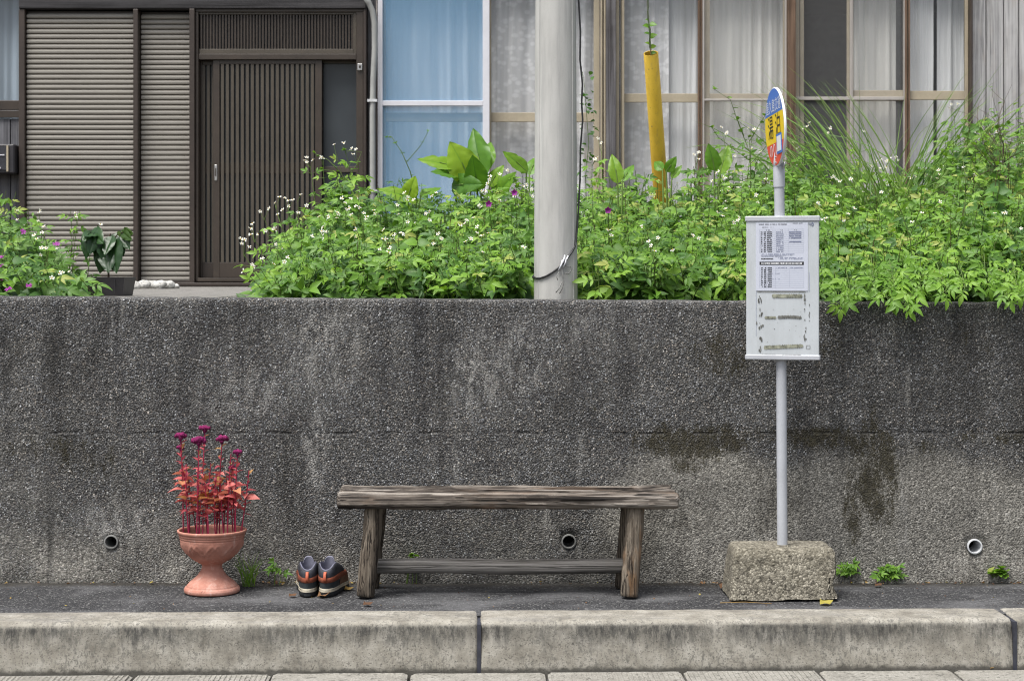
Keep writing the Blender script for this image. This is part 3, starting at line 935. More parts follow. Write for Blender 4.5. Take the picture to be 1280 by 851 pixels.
def leaf(x0, x1, y, label, lat0, lat1, nsl, s0, s1, handle=None):
    m = hb()
    m.box(hx(x0), hx(x0 + s0), y, y + .034, hz(347), hz(76.5))
    m.box(hx(x1 - s1), hx(x1), y, y + .034, hz(347), hz(76.5))
    m.box(hx(x0 + s0), hx(x1 - s1), y + .001, y + .033, hz(81.5), hz(76.5))
    m.box(hx(x0 + s0), hx(x1 - s1), y + .001, y + .033, hz(347), hz(328))
    m.box(hx(x0 + s0), hx(x1 - s1), y + .0195, y + .032, hz(217.5), hz(203.5))
    p = part('sliding_door', m, M['brown_alu'] if handle else M['dark_alu'], bev=.002)
    p['label'] = label
    m = hb(); m.box(hx(x0 + s0), hx(x1 - s1), y + .033, y + .038, hz(330), hz(80)); part('pane', m, M['smoked'], p)
    sm = MB(); sm.box(-.0105, .0105, 0, .018, 0, hz(81.7) - hz(327.8)); me = sm.mesh('slat', M['door_slat'])
    for k in range(nsl):
        xx = lat0 + (lat1 - lat0) * k / max(1, nsl - 1)
        link('slat', me, p, Vector((hx(xx), y + .001, hz(327.8))) - HB)
    if handle:
        m = hb(); m.bbox(hx(269.6), hx(273.2), y - .008, y - .0005, hz(226.5), hz(206.5), .004); h = part('handle', m, M['steel'], p)
        m = hb(); m.box(hx(270.6), hx(272.2), y - .0095, y - .0082, hz(221), hz(211)); part('finger_slot', m, M['dark_alu'], h)
    return p
leaf(250.6, 300, 12.90, 'rear lattice leaf of the entrance door', 254.5, 290, 7, 2.4, 6)
leaf(268, 403.4, 12.845, 'front lattice leaf of the entrance door', 279.5, 391.5, 19, 8, 8.5, True)
# fixed glazed side panel of the entrance
m = hb()
m.box(hx(403.6), hx(446.3), 12.91, 12.935, hz(215.5), hz(208))
m.box(hx(403.6), hx(446.3), 12.91, 12.935, hz(347), hz(336))
m.box(hx(403.6), hx(446.3), 12.91, 12.935, hz(79), hz(76.4))
p = part('side_light', m, M['door_slat'], bev=.002)
m = hb(); m.box(hx(403.6), hx(446.3), 12.936, 12.94, hz(347), hz(77)); part('pane', m, M['smoked'], p)
m = hb(); m.bbox(hx(448), hx(454.2), 12.805, 12.8185, hz(90), hz(81.5), .003); p = part('door_catch', m, M['steel'])
m = hb(); m.bbox(hx(450), hx(452.4), 12.798, 12.8045, hz(87), hz(84), .001); part('bolt', m, M['dark_alu'], p)

# vinyl duct and cable beside the white window
pts = [W(455, -6, 12.74), W(461, 4, 12.76), W(465.5, 14, 12.77), W(468, 28, 12.78), W(468.4, 60, 12.79), W(466.5, 100, 12.79), W(465.6, 140, 12.79), W(465.8, 230, 12.79), W(466, 356, 12.79)]
m = hb(); m.tube(pts, .021, 12); d = part('vinyl_duct', m, M['duct'], smooth=True)
for py in (128, 240):
    m = hb(); m.box(hx(461), hx(473), 12.764, 12.80, hz(py + 1.6), hz(py - 1.6)); part('duct_clip', m, M['white_plastic'], d)
m = hb(); m.tube([W(471, -6, 12.80), W(470.6, 60, 12.80), W(471, 160, 12.80), W(471, 340, 12.80)], .006, 6); part('thin_pipe', m, M['dark_alu'], smooth=True)

# windows: sash frame > panes, nets
def sash(x0, x1, y, mat, s0, s1, rail, top=-33, bot=330, glass=True, net=None, label=None, name='window'):
    d = .03
    m = hb()
    m.box(hx(x0), hx(x0 + s0), y, y + d, hz(bot), hz(top))
    m.box(hx(x1 - s1), hx(x1), y, y + d, hz(bot), hz(top))
    xa, xb = hx(x0 + s0), hx(x1 - s1)
    m.box(xa, xb, y + .001, y + d - .001, hz(rail[1]), hz(rail[0]))
    m.box(xa, xb, y + .001, y + d - .001, hz(bot), hz(bot - 9))
    m.box(xa, xb, y + .001, y + d - .001, hz(top + 4), hz(top))
    p = part(name, m, mat, bev=.003)
    if label: p['label'] = label
    if glass:
        for (a, b) in ((top + 4, rail[0]), (rail[1], bot - 9)):
            q = hb(); q.add([(xa, y + .014, hz(b)), (xb, y + .014, hz(b)), (xb, y + .014, hz(a)), (xa, y + .014, hz(a))], [(0, 1, 2, 3)]); part('pane', q, M['glass'], p)
    if net:
        q = hb(); q.add([(xa, y + .015, hz(bot - 5)), (xb, y + .015, hz(bot - 5)), (xb, y + .015, hz(top + 2)), (xa, y + .015, hz(top + 2))], [(0, 1, 2, 3)])
        part('insect_net', q, net, p)
    return p
sash(-60, 27, 12.88, M['brown_alu'], 5, 1.5, (126, 138), -19, 138.5 + 9, label='brown framed window at the left end')
sash(472.8, 612, 12.85, M['white_alu'], 6, 8.5, (126.8, 133.2), glass=False, net=M['blue_net'], label='white framed insect screen with blue net', name='screen_window')
sash(476, 614, 12.90, M['beige_alu'], 6, 6, (141, 152.4))
sash(606, 750, 12.94, M['beige_alu'], 7, 7.5, (140.2, 152), label='beige framed window behind the utility pole')
sash(750.4, 756.8, 12.86, M['beige_alu'], 2.4, 2.4, (-30, -28), glass=False, name='jamb')
sash(769.2, 780, 12.86, M['beige_alu'], 4.2, 3, (-30, -28), glass=False, name='jamb')
sash(776, 878, 12.92, M['beige_alu'], 4.5, 3, (116.8, 127.8), label='beige framed window behind the yellow guard')
sash(872.4, 877.6, 12.885, M['brown_post'], 2, 2, (-30, -28), glass=False, name='stile')
sash(878, 983.2, 12.885, M['screen_alu'], 2.2, 2.2, (124, 126.6), glass=False, net=M['grey_net'], label='grey insect screen over the pleated curtain', name='screen_window')
sash(878, 984, 12.935, M['beige_alu'], 10, 4, (116.5, 126), label='beige framed window with pleated curtain')
sash(992.2, 1064, 12.885, M['screen_alu'], 1.6, 1.6, (121.4, 125.6), glass=False, net=M['grey_net'], label='grey insect screen over the open dark window', name='screen_window')
sash(992.2, 1006, 12.935, M['beige_alu'], 8, 5, (-30, -28), glass=False, name='jamb')
sash(1060, 1135, 12.935, M['beige_alu'], 8, 4, (112.5, 125.5), label='beige framed window right of the dark gap')
sash(1064, 1131, 12.885, M['screen_alu'], 1.6, 1.6, (121.4, 125.6), glass=False, net=M['grey_net'], name='screen_window')
sash(1130.4, 1136.2, 12.86, M['brown_post'], 2, 2, (-30, -28), glass=False, name='stile')
sash(1134, 1210.4, 12.90, M['beige_alu'], 3, 4, (113.8, 125), label='beige framed window beside the grey boards')
m = hb(); m.box(hx(473), hx(1210.4), 12.84, 13.05, hz(341), hz(331)); part('sill', m, M['beige_alu'], bev=.004)
m = hb(); m.box(hx(473), hx(1210.4), 12.90, 13.04, ZB, hz(341.3)); part('footing_board', m, M['dark_board'])

# boarding at both ends, each board a piece
def boards(x0, x1, wpx, py0, py1, y, mat, seed):
    rr = random.Random(seed)
    x = x0
    while x < x1:
        w = wpx * rr.uniform(.88, 1.12)
        e = min(x + w, x1)
        m = hb(); m.box(hx(x), hx(e) - .008, y + rr.uniform(-.006, .004), y + .022, hz(py1), hz(py0) + rr.uniform(-.004, .001))
        part('wall_board', m, mat, bev=.0025)
        x = e
    m = hb(); m.box(hx(x0), hx(x1), y + .024, y + .05, hz(py1), hz(py0)); part('backing', m, M['dark_beam'])
boards(1213.3, 1560, 21.5, -33, 353, 12.90, M['grey_board'], 3)
boards(1560.5, 1820, 21.5, -33, 353, 12.90, M['grey_board'], 5)
boards(-330, 27.2, 22, 148.5, 353, 12.90, M['dark_board'], 7)
boards(-540, -60.5, 22, -19, 147.5, 12.90, M['dark_board'], 8)

# ------------------------------------------------------------------ curtains hang behind the panes
def curtain(x0, x1, y, mat, label, nf, seed, amp=.022, py0=-28, py1=322, gather=0.0):
    rr = random.Random(seed)
    ph = [rr.uniform(0, 6.28) for _ in range(4)]
    X0, X1 = hx(x0), hx(x1)
    org = Vector(((X0 + X1) / 2, y, hz(py1)))
    m = MB(org)
    def fn(u, v):
        z = hz(py1) + (hz(py0) - hz(py1)) * v
        w = u + gather * (1 - v) * math.sin(u * PI) * .1 * math.sin(ph[1] + u * 5)
        x = X0 + (X1 - X0) * w
        a = nf * 2 * PI * (u + .045 * math.sin(ph[0] + 7 * u) + .02 * math.sin(3 * v + ph[2]))
        k = .75 + .6 * n3(u * nf * .8 + seed, v * .7, seed)
        yy = amp * (math.sin(a) * k + .3 * math.sin(2.3 * a + ph[3])) + .006 * n3(u * 20, v * 9, seed)
        return (x, y + yy, z)
    m.grid(fn, max(72, int(nf * 20)), 16)
    o = obj('curtain', m, mat, None, org, smooth=True)
    tag(o, label, 'curtain', 'curtains behind the house windows')
curtain(-70, 30, 13.03, M['cur_dim'], 'pale curtain in the window above the mailbox', 4, 11, 0.0135)
curtain(476, 610, 13.05, M['cur_blue'], 'curtain tinted blue by the net in the white framed window', 4.5, 1, 0.0203)
curtain(606, 752, 13.06, M['cur_lace'], 'white lace curtain in the window behind the utility pole', 5.5, 2, 0.0180)
curtain(776, 838, 13.05, M['cur_lace'], 'white lace curtain behind the yellow guard', 2.6, 3, 0.0158)
curtain(835, 884, 13.09, M['cur_white'], 'narrow white curtain right of the yellow guard', 2.2, 8, 0.0135)
curtain(884, 986, 13.06, M['cur_cream'], 'pleated curtain behind the round bus stop sign', 5.5, 4, 0.0180)
curtain(992, 1007, 13.04, M['cur_white'], 'narrow strip of curtain drawn beside the brown post', 1.2, 5, 0.0090)
curtain(1066, 1126, 13.06, M['cur_cream'], 'cream curtain right of the dark open window', 3.6, 6, 0.0158)
curtain(1136, 1172, 13.03, M['cur_white'], 'white curtain left of the parting beside the grey boards', 1.5, 7, 0.0090)
curtain(1178, 1212, 13.07, M['cur_white'], 'white curtain right of the parting beside the grey boards', 1.6, 9, 0.0135)

# ------------------------------------------------------------------ mailbox on the boards
bx = Vector((hx(8), 12.89, hz(218)))
mbx = thing('mailbox', 'black metal mailbox fixed to the grey boards at the left edge', 'mailbox', bx)
m = MB(bx); m.bbox(hx(-16), hx(25.5), 12.74, 12.894, hz(218.5), hz(182.5), .008); obj('box_body', m, M['black_plastic'], mbx)
m = MB(bx); m.box(hx(-14), hx(16), 12.732, 12.7395, hz(214), hz(186)); obj('front_panel', m, M['charcoal'], mbx)
m = MB(bx); m.box(hx(16.3), hx(18.6), 12.728, 12.7395, hz(216), hz(184)); obj('side_trim', m, M['beige_alu'], mbx)
m = MB(bx); m.box(hx(-13), hx(14), 12.726, 12.7315, hz(196.4), hz(195.2)); obj('slot_edge', m, M['white_alu'], mbx)
m = MB(bx); m.box(hx(-8), hx(4), 12.727, 12.7315, hz(203.5), hz(199)); obj('name_plate', m, M['white_alu'], mbx)
m = MB(bx); m.bbox(hx(0), hx(9.5), 12.722, 12.7315, hz(213), hz(211), .003); obj('latch', m, M['white_alu'], mbx)
# ------------------------------------------------------------------ utility pole, cable, guy wire
random.seed(9)
PY_, PXC = 6.70, PX(694.6, 6.70)
pr_ = thing('utility_pole', 'plain grey concrete utility pole standing behind the wall', 'pole', (PXC, PY_, 1.0))
m = MB((PXC, PY_, 1.0))
def pole_r(z): return .0832 - (z - 1.0) * .0052
m.lathe([(pole_r(z), z) for z in [.6, 1.0, 1.01] + [1.1 + .1 * k for k in range(60)] + [7.2]] + [(0.001, 7.21)], (PXC, PY_, 0), 64)
obj('shaft', m, M['pole'], pr_, auto=50)
m = MB((PXC, PY_, 1.0))
for s in (-1, 1):       # mould seams
    a = R(-90 + 52 * s)
    pts = [Vector((PXC + pole_r(z) * math.cos(a), PY_ + pole_r(z) * math.sin(a), z)) for z in (1.0, 2.0, 4.0, 7.0)]
    m.tube(pts, .0022, 5)
obj('mould_seam', m, M['pole'], pr_)

def on_pole(px, py, off=.005):
    x = PX(px, 6.63)
    z = PZ(py, 6.63)
    r = pole_r(z) + off
    dx = max(-r, min(r, x - PXC))
    return Vector((PXC + dx, PY_ - math.sqrt(max(0, r * r - dx * dx)), z))
cab = thing('cable', 'thin black cable running down the right side of the utility pole and tied round it', 'cable', on_pole(705, 325))
org = cab.location.copy()
m = MB(org)
pts = [W(722, -330, 6.70), W(723.5, -120, 6.69), W(723.2, 0, 6.69), W(725.5, 40, 6.69), W(725, 75, 6.69), W(728, 105, 6.69), W(727, 130, 6.69), W(728.3, 150, 6.69), W(725.5, 185, 6.69), W(725, 225, 6.69), W(722.8, 265, 6.68), W(720.3, 300, 6.66)]
arc = [on_pole(px, py) for px, py in ((719, 308), (715, 315), (710, 322), (704, 329), (698, 335), (690, 341), (682, 345.5), (676, 347.6), (671, 348), (667, 346.5))]
r0 = pole_r(1.1) + .005
back = [Vector((PXC + r0 * math.cos(a), PY_ + r0 * math.sin(a), 1.105 + .06 * k / 8)) for k, a in enumerate([R(-178 - 22 * q) for q in range(0, 8)])]
m.tube(pts + arc + back, .0036, 7)
obj('cable_run', m, M['black_rubber'], cab, smooth=True)
m = MB(org)
rr = random.Random(3)
for (a, b) in (((706, 319), (701, 333)), ((708, 322), (704, 334)), ((703, 325), (698, 338)), ((710, 320), (706, 327))):
    p, q = on_pole(*a, .009), on_pole(*b, .010)
    m.tube([p, (p + q) / 2 + Vector((.002, -.005, 0)), q], .0028, 6)
obj('wire_clip', m, M['white_alu'], cab, smooth=True)
m = MB(org)
m.tube([on_pole(702, 336, .008), on_pole(703, 345, .012), on_pole(704.5, 352, .012), on_pole(702.5, 360, .014), on_pole(699, 367, .014)], .0022, 5)
m.tube([on_pole(702, 352, .010), on_pole(699, 360, .014), on_pole(694.5, 365.5, .014)], .002, 5)
m.tube([on_pole(706, 332, .010), on_pole(713, 333, .013), on_pole(714.5, 337, .014), on_pole(711, 342, .013), on_pole(705.5, 341, .010)], .0022, 5)
m.tube([on_pole(699, 339, .010), on_pole(695.5, 346, .015), on_pole(697, 350, .013)], .0015, 5)
obj('loose_end', m, M['grey_plastic'], cab, smooth=True)

GA = Vector((PX(835, 9.8), 9.8, 1.0))
GB_ = Vector((PXC + .01, PY_ + .05, 7.0))
gd = (GB_ - GA).normalized()
def gp(z): return GA + gd * ((z - GA.z) / gd.z)
gw = thing('guy_wire', 'bright yellow plastic guard over the guy wire of the utility pole', 'wire guard', GA)
zt = 2.262
m = MB(GA)
ps = [gp(z) for z in (.95, 1.2, 1.6, 2.0, zt)]
u_ = gd.cross(Vector((0, 0, 1))).normalized(); w_ = gd.cross(u_)
vs, fs = [], []
n = 28
rings = [(gp(.9), .042), (gp(1.4), .041), (gp(zt), .0385), (gp(zt) + gd * .001, .0375), (gp(zt), .0350), (gp(1.7), .0350)]
for p, r in rings:
    for k in range(n):
        a = 2 * PI * k / n
        vs.append(p + u_ * math.cos(a) * r + w_ * math.sin(a) * r)
for j in range(5):
    for k in range(n):
        fs.append((j * n + k, j * n + (k + 1) % n, (j + 1) * n + (k + 1) % n, (j + 1) * n + k))
m.add(vs, fs)
obj('guard_tube', m, M['yellow'], gw, auto=50)
m = MB(GA); m.tube([gp(1.0), gp(2.5), gp(4.5), gp(7.0)], .0042, 7); obj('steel_wire', m, M['steel'], gw, smooth=True)
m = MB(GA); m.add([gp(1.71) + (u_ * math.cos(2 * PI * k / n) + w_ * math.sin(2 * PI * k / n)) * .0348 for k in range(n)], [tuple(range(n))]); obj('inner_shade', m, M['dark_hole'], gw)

# ------------------------------------------------------------------ bus stop sign on its footing
SB = Vector((PX(976.5, 6.12), 6.12, 0.0))
sgn = thing('bus_stop_sign', 'white timetable board and round coloured sign on a grey pole set in a concrete block', 'bus stop sign', SB)
def footing():
    """truncated block with worn arrises, lifted a little at the right front"""
    x0, x1 = PX(912, 6.01), PX(1048, 6.01)
    t0, t1 = PX(918, 6.06), PX(1044, 6.06)
    m = MB(SB)
    yf0, yf1, yb = 6.008, 6.045, 6.245
    hh = .172
    nu, nv, nw = 40, 22, 24
    def P(u, v, w):
        xa = x0 + (t0 - x0) * w; xb = x1 + (t1 - x1) * w
        ya = yf0 + (yf1 - yf0) * w
        x = xa + (xb - xa) * u; y = ya + (yb - ya) * v; z = .003 + hh * w
        # round the arrises
        e = .012
        du, dv, dw = min(u, 1 - u) * (xb - xa), min(v, 1 - v) * (yb - ya), min(1 - w, 1) * hh
        def r(d): return max(0, 1 - d / e) ** 2 * e * .45
        x += (r(dv) + r(dw)) * (1 if u < .5 else -1) * (1 if du < .02 else 0)
        y += (r(du) + r(dw)) * (1 if v < .5 else -1) * (1 if dv < .02 else 0)
        z -= (r(du) + r(dv)) * (1 if dw < .02 else 0)
        f = Vector((x, y, z))
        k = .0016 * fbm(x * 26, y * 26, z * 26, 5) + .004 * fbm(x * 5, y * 5, z * 5)
        nn = Vector(((u - .5) * 2, (v - .5) * 2, (w - .3) * 1.3)).normalized()
        f += nn * k
        if w < .08: f.z = max(f.z, .004) + .010 * max(0, u - .35) * max(0, 1 - w * 12) + .006 * max(0, fbm(x * 12, y * 5))
        chip = max(0, n3(x * 9, z * 9, 4) - .25)
        if du < .02 and u > .5: f.x -= chip * .03
        return f
    m.grid(lambda a, b: P(a, 0, b), nu, nw)
    m.grid(lambda a, b: P(a, 1, 1 - b), nu, nw)
    m.grid(lambda a, b: P(0, a, 1 - b), nv, nw)
    m.grid(lambda a, b: P(1, a, b), nv, nw)
    m.grid(lambda a, b: P(a, b, 1), nu, nv)
    m.grid(lambda a, b: P(a, 1 - b, 0), nu, nv)
    return m
obj('footing_block', footing(), M['block'], sgn, smooth=True)
sx = SB.x
m = MB(SB)
ztop = PZ(232, 6.12)
m.tube([(sx + .004, 6.12, .15), (sx - .001, 6.12, 1.0), (sx - .007, 6.12, ztop)], [.0182, .018, .0178], 24)
obj('pole', m, M['sign_grey'], sgn, auto=50)
m = MB(SB)
m.tube([(sx - .007, 6.12, PZ(234, 6.12)), (sx - .008, 6.12, PZ(210, 6.12)), (sx - .009, 6.12, PZ(208, 6.12))], [.0205, .0205, .0195], 20)
obj('collar', m, M['sign_grey'], sgn, auto=50)
m = MB(SB)
m.tube([(sx + .004, 6.12, .163), (sx + .004, 6.12, .174), (sx + .004, 6.12, .179)], [.027, .024, .019], 18, nz=.25)
obj('mortar_fillet', m, M['block'], sgn, smooth=True)

# timetable cabinet, turned a little towards the left
CB = Vector((sx - .001, 6.085, PZ(450, 6.08)))
CW, CH, CD = .249, .5, .030
crot = R(-12)
zb, zt_ = 0.0, PZ(270, 6.08) - PZ(450, 6.08)
m = MB(); m.box(-CW / 2, CW / 2, 0, CD, .012, zt_ - .014)
cabn = obj('cabinet', m, M['panel'], sgn, CB - SB, (0, 0, crot)); bevel(cabn, .0025)
m = MB(); m.bbox(-CW / 2 - .004, CW / 2 + .004, -.004, CD + .004, zt_ - .019, zt_, .003); obj('top_cap', m, M['sign_grey'], cabn)
m = MB(); m.bbox(-CW / 2 - .004, CW / 2 + .004, -.004, CD + .004, 0, .018, .003); obj('bottom_cap', m, M['sign_grey'], cabn)
m = MB()
for s in (-1, 1): m.box(s * .021 - .004, s * .021 + .004, CD, CD + .016, .1, .14); m.box(s * .021 - .004, s * .021 + .004, CD, CD + .016, .36, .40)
m.box(-.03, .03, CD + .016, CD + .02, .1, .14); m.box(-.03, .03, CD + .016, CD + .02, .36, .40)
obj('pole_clamp', m, M['sign_grey'], cabn)
pxm = CW / 90.0        # metres per photo pixel on the panel; u from the left edge, v down from y=270
def cu(px): return (px - 932.5) / 89.5 * CW - CW / 2
def cv(py): return zt_ - (py - 270) / 180.0 * zt_
def plate(m, x0, x1, y0, y1, off):
    m.add([(cu(x0), -off, cv(y1)), (cu(x1), -off, cv(y1)), (cu(x1), -off, cv(y0)), (cu(x0), -off, cv(y0))], [(0, 1, 2, 3)])
m = MB(); m.box(cu(944.5), cu(1008.5), -.0018, 0.0004, cv(363.5), cv(278.4)); pap = obj('timetable', m, M['poster'], cabn)
pap['label'] = 'printed timetable sheet on the upper half of the board'
rr = random.Random(21)
rl = MB(); ik = MB(); ig = MB()
def dashes(m, x0, x1, y, h, gap=.25, fill=.8):
    x = x0
    while x < x1:
        w = rr.uniform(.45, .95)
        if rr.random() < fill: plate(m, x, min(x + w, x1), y - h / 2 * rr.uniform(.7, 1), y + h / 2 * rr.uniform(.7, 1), .0026)
        x += w + gap
dashes(ik, 948, 983, 280.4, 1.1); dashes(ik, 990, 1002, 279.2, .9)
dashes(ik, 951, 966, 284, .9, .6, .6)
for k in range(13):                      # upper timetable: rules, hour and minute columns
    y = 286.5 + k * 2.42
    plate(rl, 949, 1003.5, y - .1, y + .1, .0022)
    if k < 12:
        yy = y + 1.2
        if k:
            dashes(ik, 950.5, 952.6, yy, 1.3, .2, .95); dashes(ik, 954.2, 956.8, yy, 1.4, .15, .95); dashes(ik, 958, 964.5, yy, 1.4, .2, .95)
            dashes(ig, 969.5, 978.5, yy, 1.2, .3, .9)
            if k in (1, 2, 3, 4, 6): dashes(ig, 985.5, 1000.5, yy, 1.5, .15, .95)
        else:
            dashes(ik, 957, 962, yy, .8); dashes(ik, 975, 978, yy, .8); dashes(ik, 992, 995, yy, .8)
for x in (949, 968, 985, 1003.5): plate(rl, x - .1, x + .1, 286.5, 315.6, .0022)
for k, y in enumerate((317.6, 319.0, 320.4)): dashes(ig, 951, (992, 990, 978)[k], y, .8, .2, .85)
dashes(ik, 951, 966, 323.5, 1.3, .15, .95); dashes(ig, 971, 1002, 322.2, .9, .3, .7); dashes(ig, 974, 1002, 323.8, .8, .3, .7)
plate(ik, 949, 1003.5, 327.2, 331.2, .0022)
bw = MB(); x = 951
while x < 1001:
    w = rr.uniform(.5, 1.2); plate(bw, x, x + w, 328.4, 330.2, .0027); x += w + rr.uniform(.3, .9)
for k in range(12):
    y = 333.6 + k * 2.35
    plate(rl, 949, 1003.5, y - .1, y + .1, .0022)
    if k < 11:
        yy = y + 1.15
        dashes(ik, 951, 953, yy, 1.3, .2, .95); dashes(ik, 954.5, 957.4, yy, 1.4, .15, .95); dashes(ik, 959, 964.3, yy, 1.4, .2, .95)
        if k == 0: dashes(ig, 970, 983, yy, .9, .3, .8); dashes(ig, 987, 1002, yy, .9, .3, .8)
        if k in (3, 6): dashes(ig, 965, 974, yy, .7, .6, .6)
for x in (949, 968.8, 986, 1003.5): plate(rl, x - .1, x + .1, 333.6, 359.5, .0022)
obj('table_rules', rl, M['rule_grey'], pap)['kind'] = 'stuff'
obj('timetable_print', ik, M['ink'], pap)['kind'] = 'stuff'
obj('minute_print', ig, M['ink_grey'], pap)['kind'] = 'stuff'
obj('banner_print', bw, M['sign_white'], pap)['kind'] = 'stuff'
# emblem at the upper right corner of the panel
m = MB()
for q in range(3): plate(m, 1008.9 + q * .9, 1014.2, 279.2 + q * 1.1, 279.8 + q * 1.1, .0015)
for q in range(8):
    a0, a1 = R(-90 + q * 22), R(-90 + (q + 1) * 22)
    cx, cy = 1013.3, 280.6
    def pt(r, a): return (cu(cx + r * math.cos(a)), -.0016, cv(cy + r * math.sin(a)))
    m.add([pt(1.5, a0), pt(1.5, a1), pt(2.4, a1), pt(2.4, a0)], [(0, 1, 2, 3)])
obj('emblem', m, M['ink_grey'], cabn)
# scraps left where an older sheet was torn off
m1, m2 = MB(), MB()
def blot(m, cx, cy, w, h, off=.0016, seed=0):
    n = 16; pts = []
    for k in range(n):
        a = 2 * PI * k / n
        f = 1 + .45 * n3(math.cos(a) * 2 + seed, math.sin(a) * 2, seed * 1.7)
        pts.append((cu(cx + w / 2 * math.cos(a) * f), -off, cv(cy - h / 2 * math.sin(a) * f)))
    m.add(pts, [tuple(range(n))])
def strip(m, x0, x1, yfn, h, seed, off=.0016):
    n = int((x1 - x0) * 2)
    top, bot = [], []
    for k in range(n + 1):
        x = x0 + (x1 - x0) * k / n
        e = min(1, min(k, n - k) / 2.5)
        y = yfn(x)
        top.append((cu(x), -off, cv(y - h * e * (.5 + .35 * n3(x * .9, seed)))))
        bot.append((cu(x), -off, cv(y + h * e * (.5 + .5 * n3(x * 1.3, seed + 5)))))
    m.add(top + bot, [(n + 1 + k, n + 2 + k, k + 1, k) for k in range(n)])
m2 = MB(); strip(m2, 964, 1002, lambda x: 370, 4.6, 1); obj('algae_residue', m2, M['grime_green'], cabn)
strip(m1, 971, 1001, lambda x: 396 + (x - 985) ** 2 * .004, 3.6, 2)
m2 = MB(); strip(m2, 955, 970, lambda x: 397, 3.2, 3); obj('algae_residue', m2, M['grime_green'], cabn)
m2 = MB(); strip(m2, 954, 1003, lambda x: 434.5 - (x - 954) * .05, 4.4, 4); obj('algae_residue', m2, M['grime_green'], cabn)
strip(m1, 951, 970, lambda x: 444, 2.0, 5); strip(m1, 976, 1001, lambda x: 444.2, 2.2, 6)
strip(m1, 945.5, 1006, lambda x: 364.6, .9, 7)
for k in range(26):
    blot(m1, 950 + rr.gauss(0, 1.6), rr.uniform(368, 440), rr.uniform(.6, 2.4), rr.uniform(1, 6), .0016, k * 3.1)
for k in range(16):
    blot(m1, 1004.3 + rr.gauss(0, .8), rr.uniform(368, 425), rr.uniform(.5, 1.8), rr.uniform(1, 5), .0016, k * 2.3 + 90)
for k in range(10):
    blot(m1, 1010.4 + rr.gauss(0, .4), rr.uniform(376, 404), rr.uniform(.4, 1), rr.uniform(1, 4), .0016, k * 2.9 + 190)
for k in range(14): blot(m1, rr.uniform(955, 1000), rr.uniform(384, 432), rr.uniform(.4, 1.2), rr.uniform(.4, 1), .0016, k * 1.9 + 50)
for (x0, x1, y) in ((1006.5, 1011, 431.5), (1006.5, 1011, 435.5)): plate(m1, x0, x1, y - .25, y + .25, .0016)
for x in (1006.5, 1011): plate(m1, x - .25, x + .25, 431.5, 435.5, .0016)
obj('glue_residue', m1, M['grime'], cabn)['kind'] = 'stuff'

m = MB(); plate(m, 1009.7, 1010.5, 340, 364, .0012); plate(m, 944.6, 945.1, 281, 420, .0012); obj('sheet_edge_shadow', m, M['rule_grey'], cabn)

# round sign, nearly edge-on: its face looks to the left along the road
def text_mesh(body, size, sxx=1.0):
    cu_ = bpy.data.curves.new('text', 'FONT')
    cu_.body = body; cu_.size = size; cu_.align_x = 'CENTER'; cu_.align_y = 'CENTER'; cu_.resolution_u = 3
    o = bpy.data.objects.new('text', cu_)
    COL.objects.link(o)
    dg = bpy.context.evaluated_depsgraph_get()
    me = bpy.data.meshes.new_from_object(o.evaluated_get(dg))
    bpy.data.objects.remove(o); bpy.data.curves.remove(cu_)
    return me
DR = .137
DB = Vector((PX(969.6, 6.11), 6.11, PZ(159, 6.11)))
drot = Matrix.Rotation(R(-84.9), 4, 'Z') @ Matrix.Rotation(R(-3.0), 4, 'Y') @ Matrix.Rotation(R(2.2), 4, 'X')
m = MB()
n = 72
vs = []
for (r, y) in ((DR - .002, -.004), (DR, -.002), (DR, .003), (DR - .002, .005)):
    vs += [(r * math.cos(2 * PI * k / n), y, r * math.sin(2 * PI * k / n)) for k in range(n)]
fs = [(j * n + k, j * n + (k + 1) % n, (j + 1) * n + (k + 1) % n, (j + 1) * n + k) for j in range(3) for k in range(n)] + [tuple(range(n - 1, -1, -1)), tuple(3 * n + k for k in range(n))]
m.add(vs, fs)
disc = obj('round_sign', m, M['sign_white'], sgn, DB - SB, drot.to_euler(), auto=40)
def band(z0, z1, mat, name):
    r = DR - .0035
    m = MB(); pts = []
    N = 30
    for k in range(N + 1):
        z = z0 + (z1 - z0) * k / N; pts.append((math.sqrt(max(0, r * r - z * z)), -.0047, z))
    for k in range(N, -1, -1):
        z = z0 + (z1 - z0) * k / N; pts.append((-math.sqrt(max(0, r * r - z * z)), -.0047, z))
    m.add(pts, [(k, k + 1, 2 * N - k, 2 * N + 1 - k) for k in range(N)])
    return obj(name, m, mat, disc)
rr_ = DR - .0035
band(.33 * DR, rr_ * .9995, M['sign_blue'], 'blue_field')
band(-.40 * DR, .33 * DR - .0006, M['sign_yellow'], 'yellow_field')
band(-rr_ * .9995, -.40 * DR - .0006, M['sign_red'], 'red_field')
def put_text(body, size, x, z, mat, sx_=1.0, sz_=1.0, name='lettering'):
    me = text_mesh(body, size)
    me.materials.clear(); me.materials.append(mat)
    me.transform(Matrix.Diagonal((sx_, sz_, 1, 1)))
    me.transform(Matrix.Rotation(R(90), 4, 'X'))
    o = link(name, me, disc, (x, -.0056, z))
    return o
put_text('屋久島交通', .043, 0, .071, M['sign_white'], .98, 1.15, 'company_lettering')
put_text('湯', .085, -.052, -.004, M['ink'], .95, 1.05, 'stop_lettering')
put_text('泊', .085, .052, -.004, M['ink'], .95, 1.05, 'stop_lettering')
put_text('のりば', .05, -.012, -.082, M['sign_white'], .9, 1.1, 'lower_lettering')
m = MB(); m.box(.028, .098, -.0066, -.0052, -.098, -.030); stk = obj('sticker', m, M['sign_blue'], disc)
m = MB(); m.box(.036, .090, -.0075, -.0067, -.090, -.038); obj('sticker_panel', m, M['sign_white'], stk)
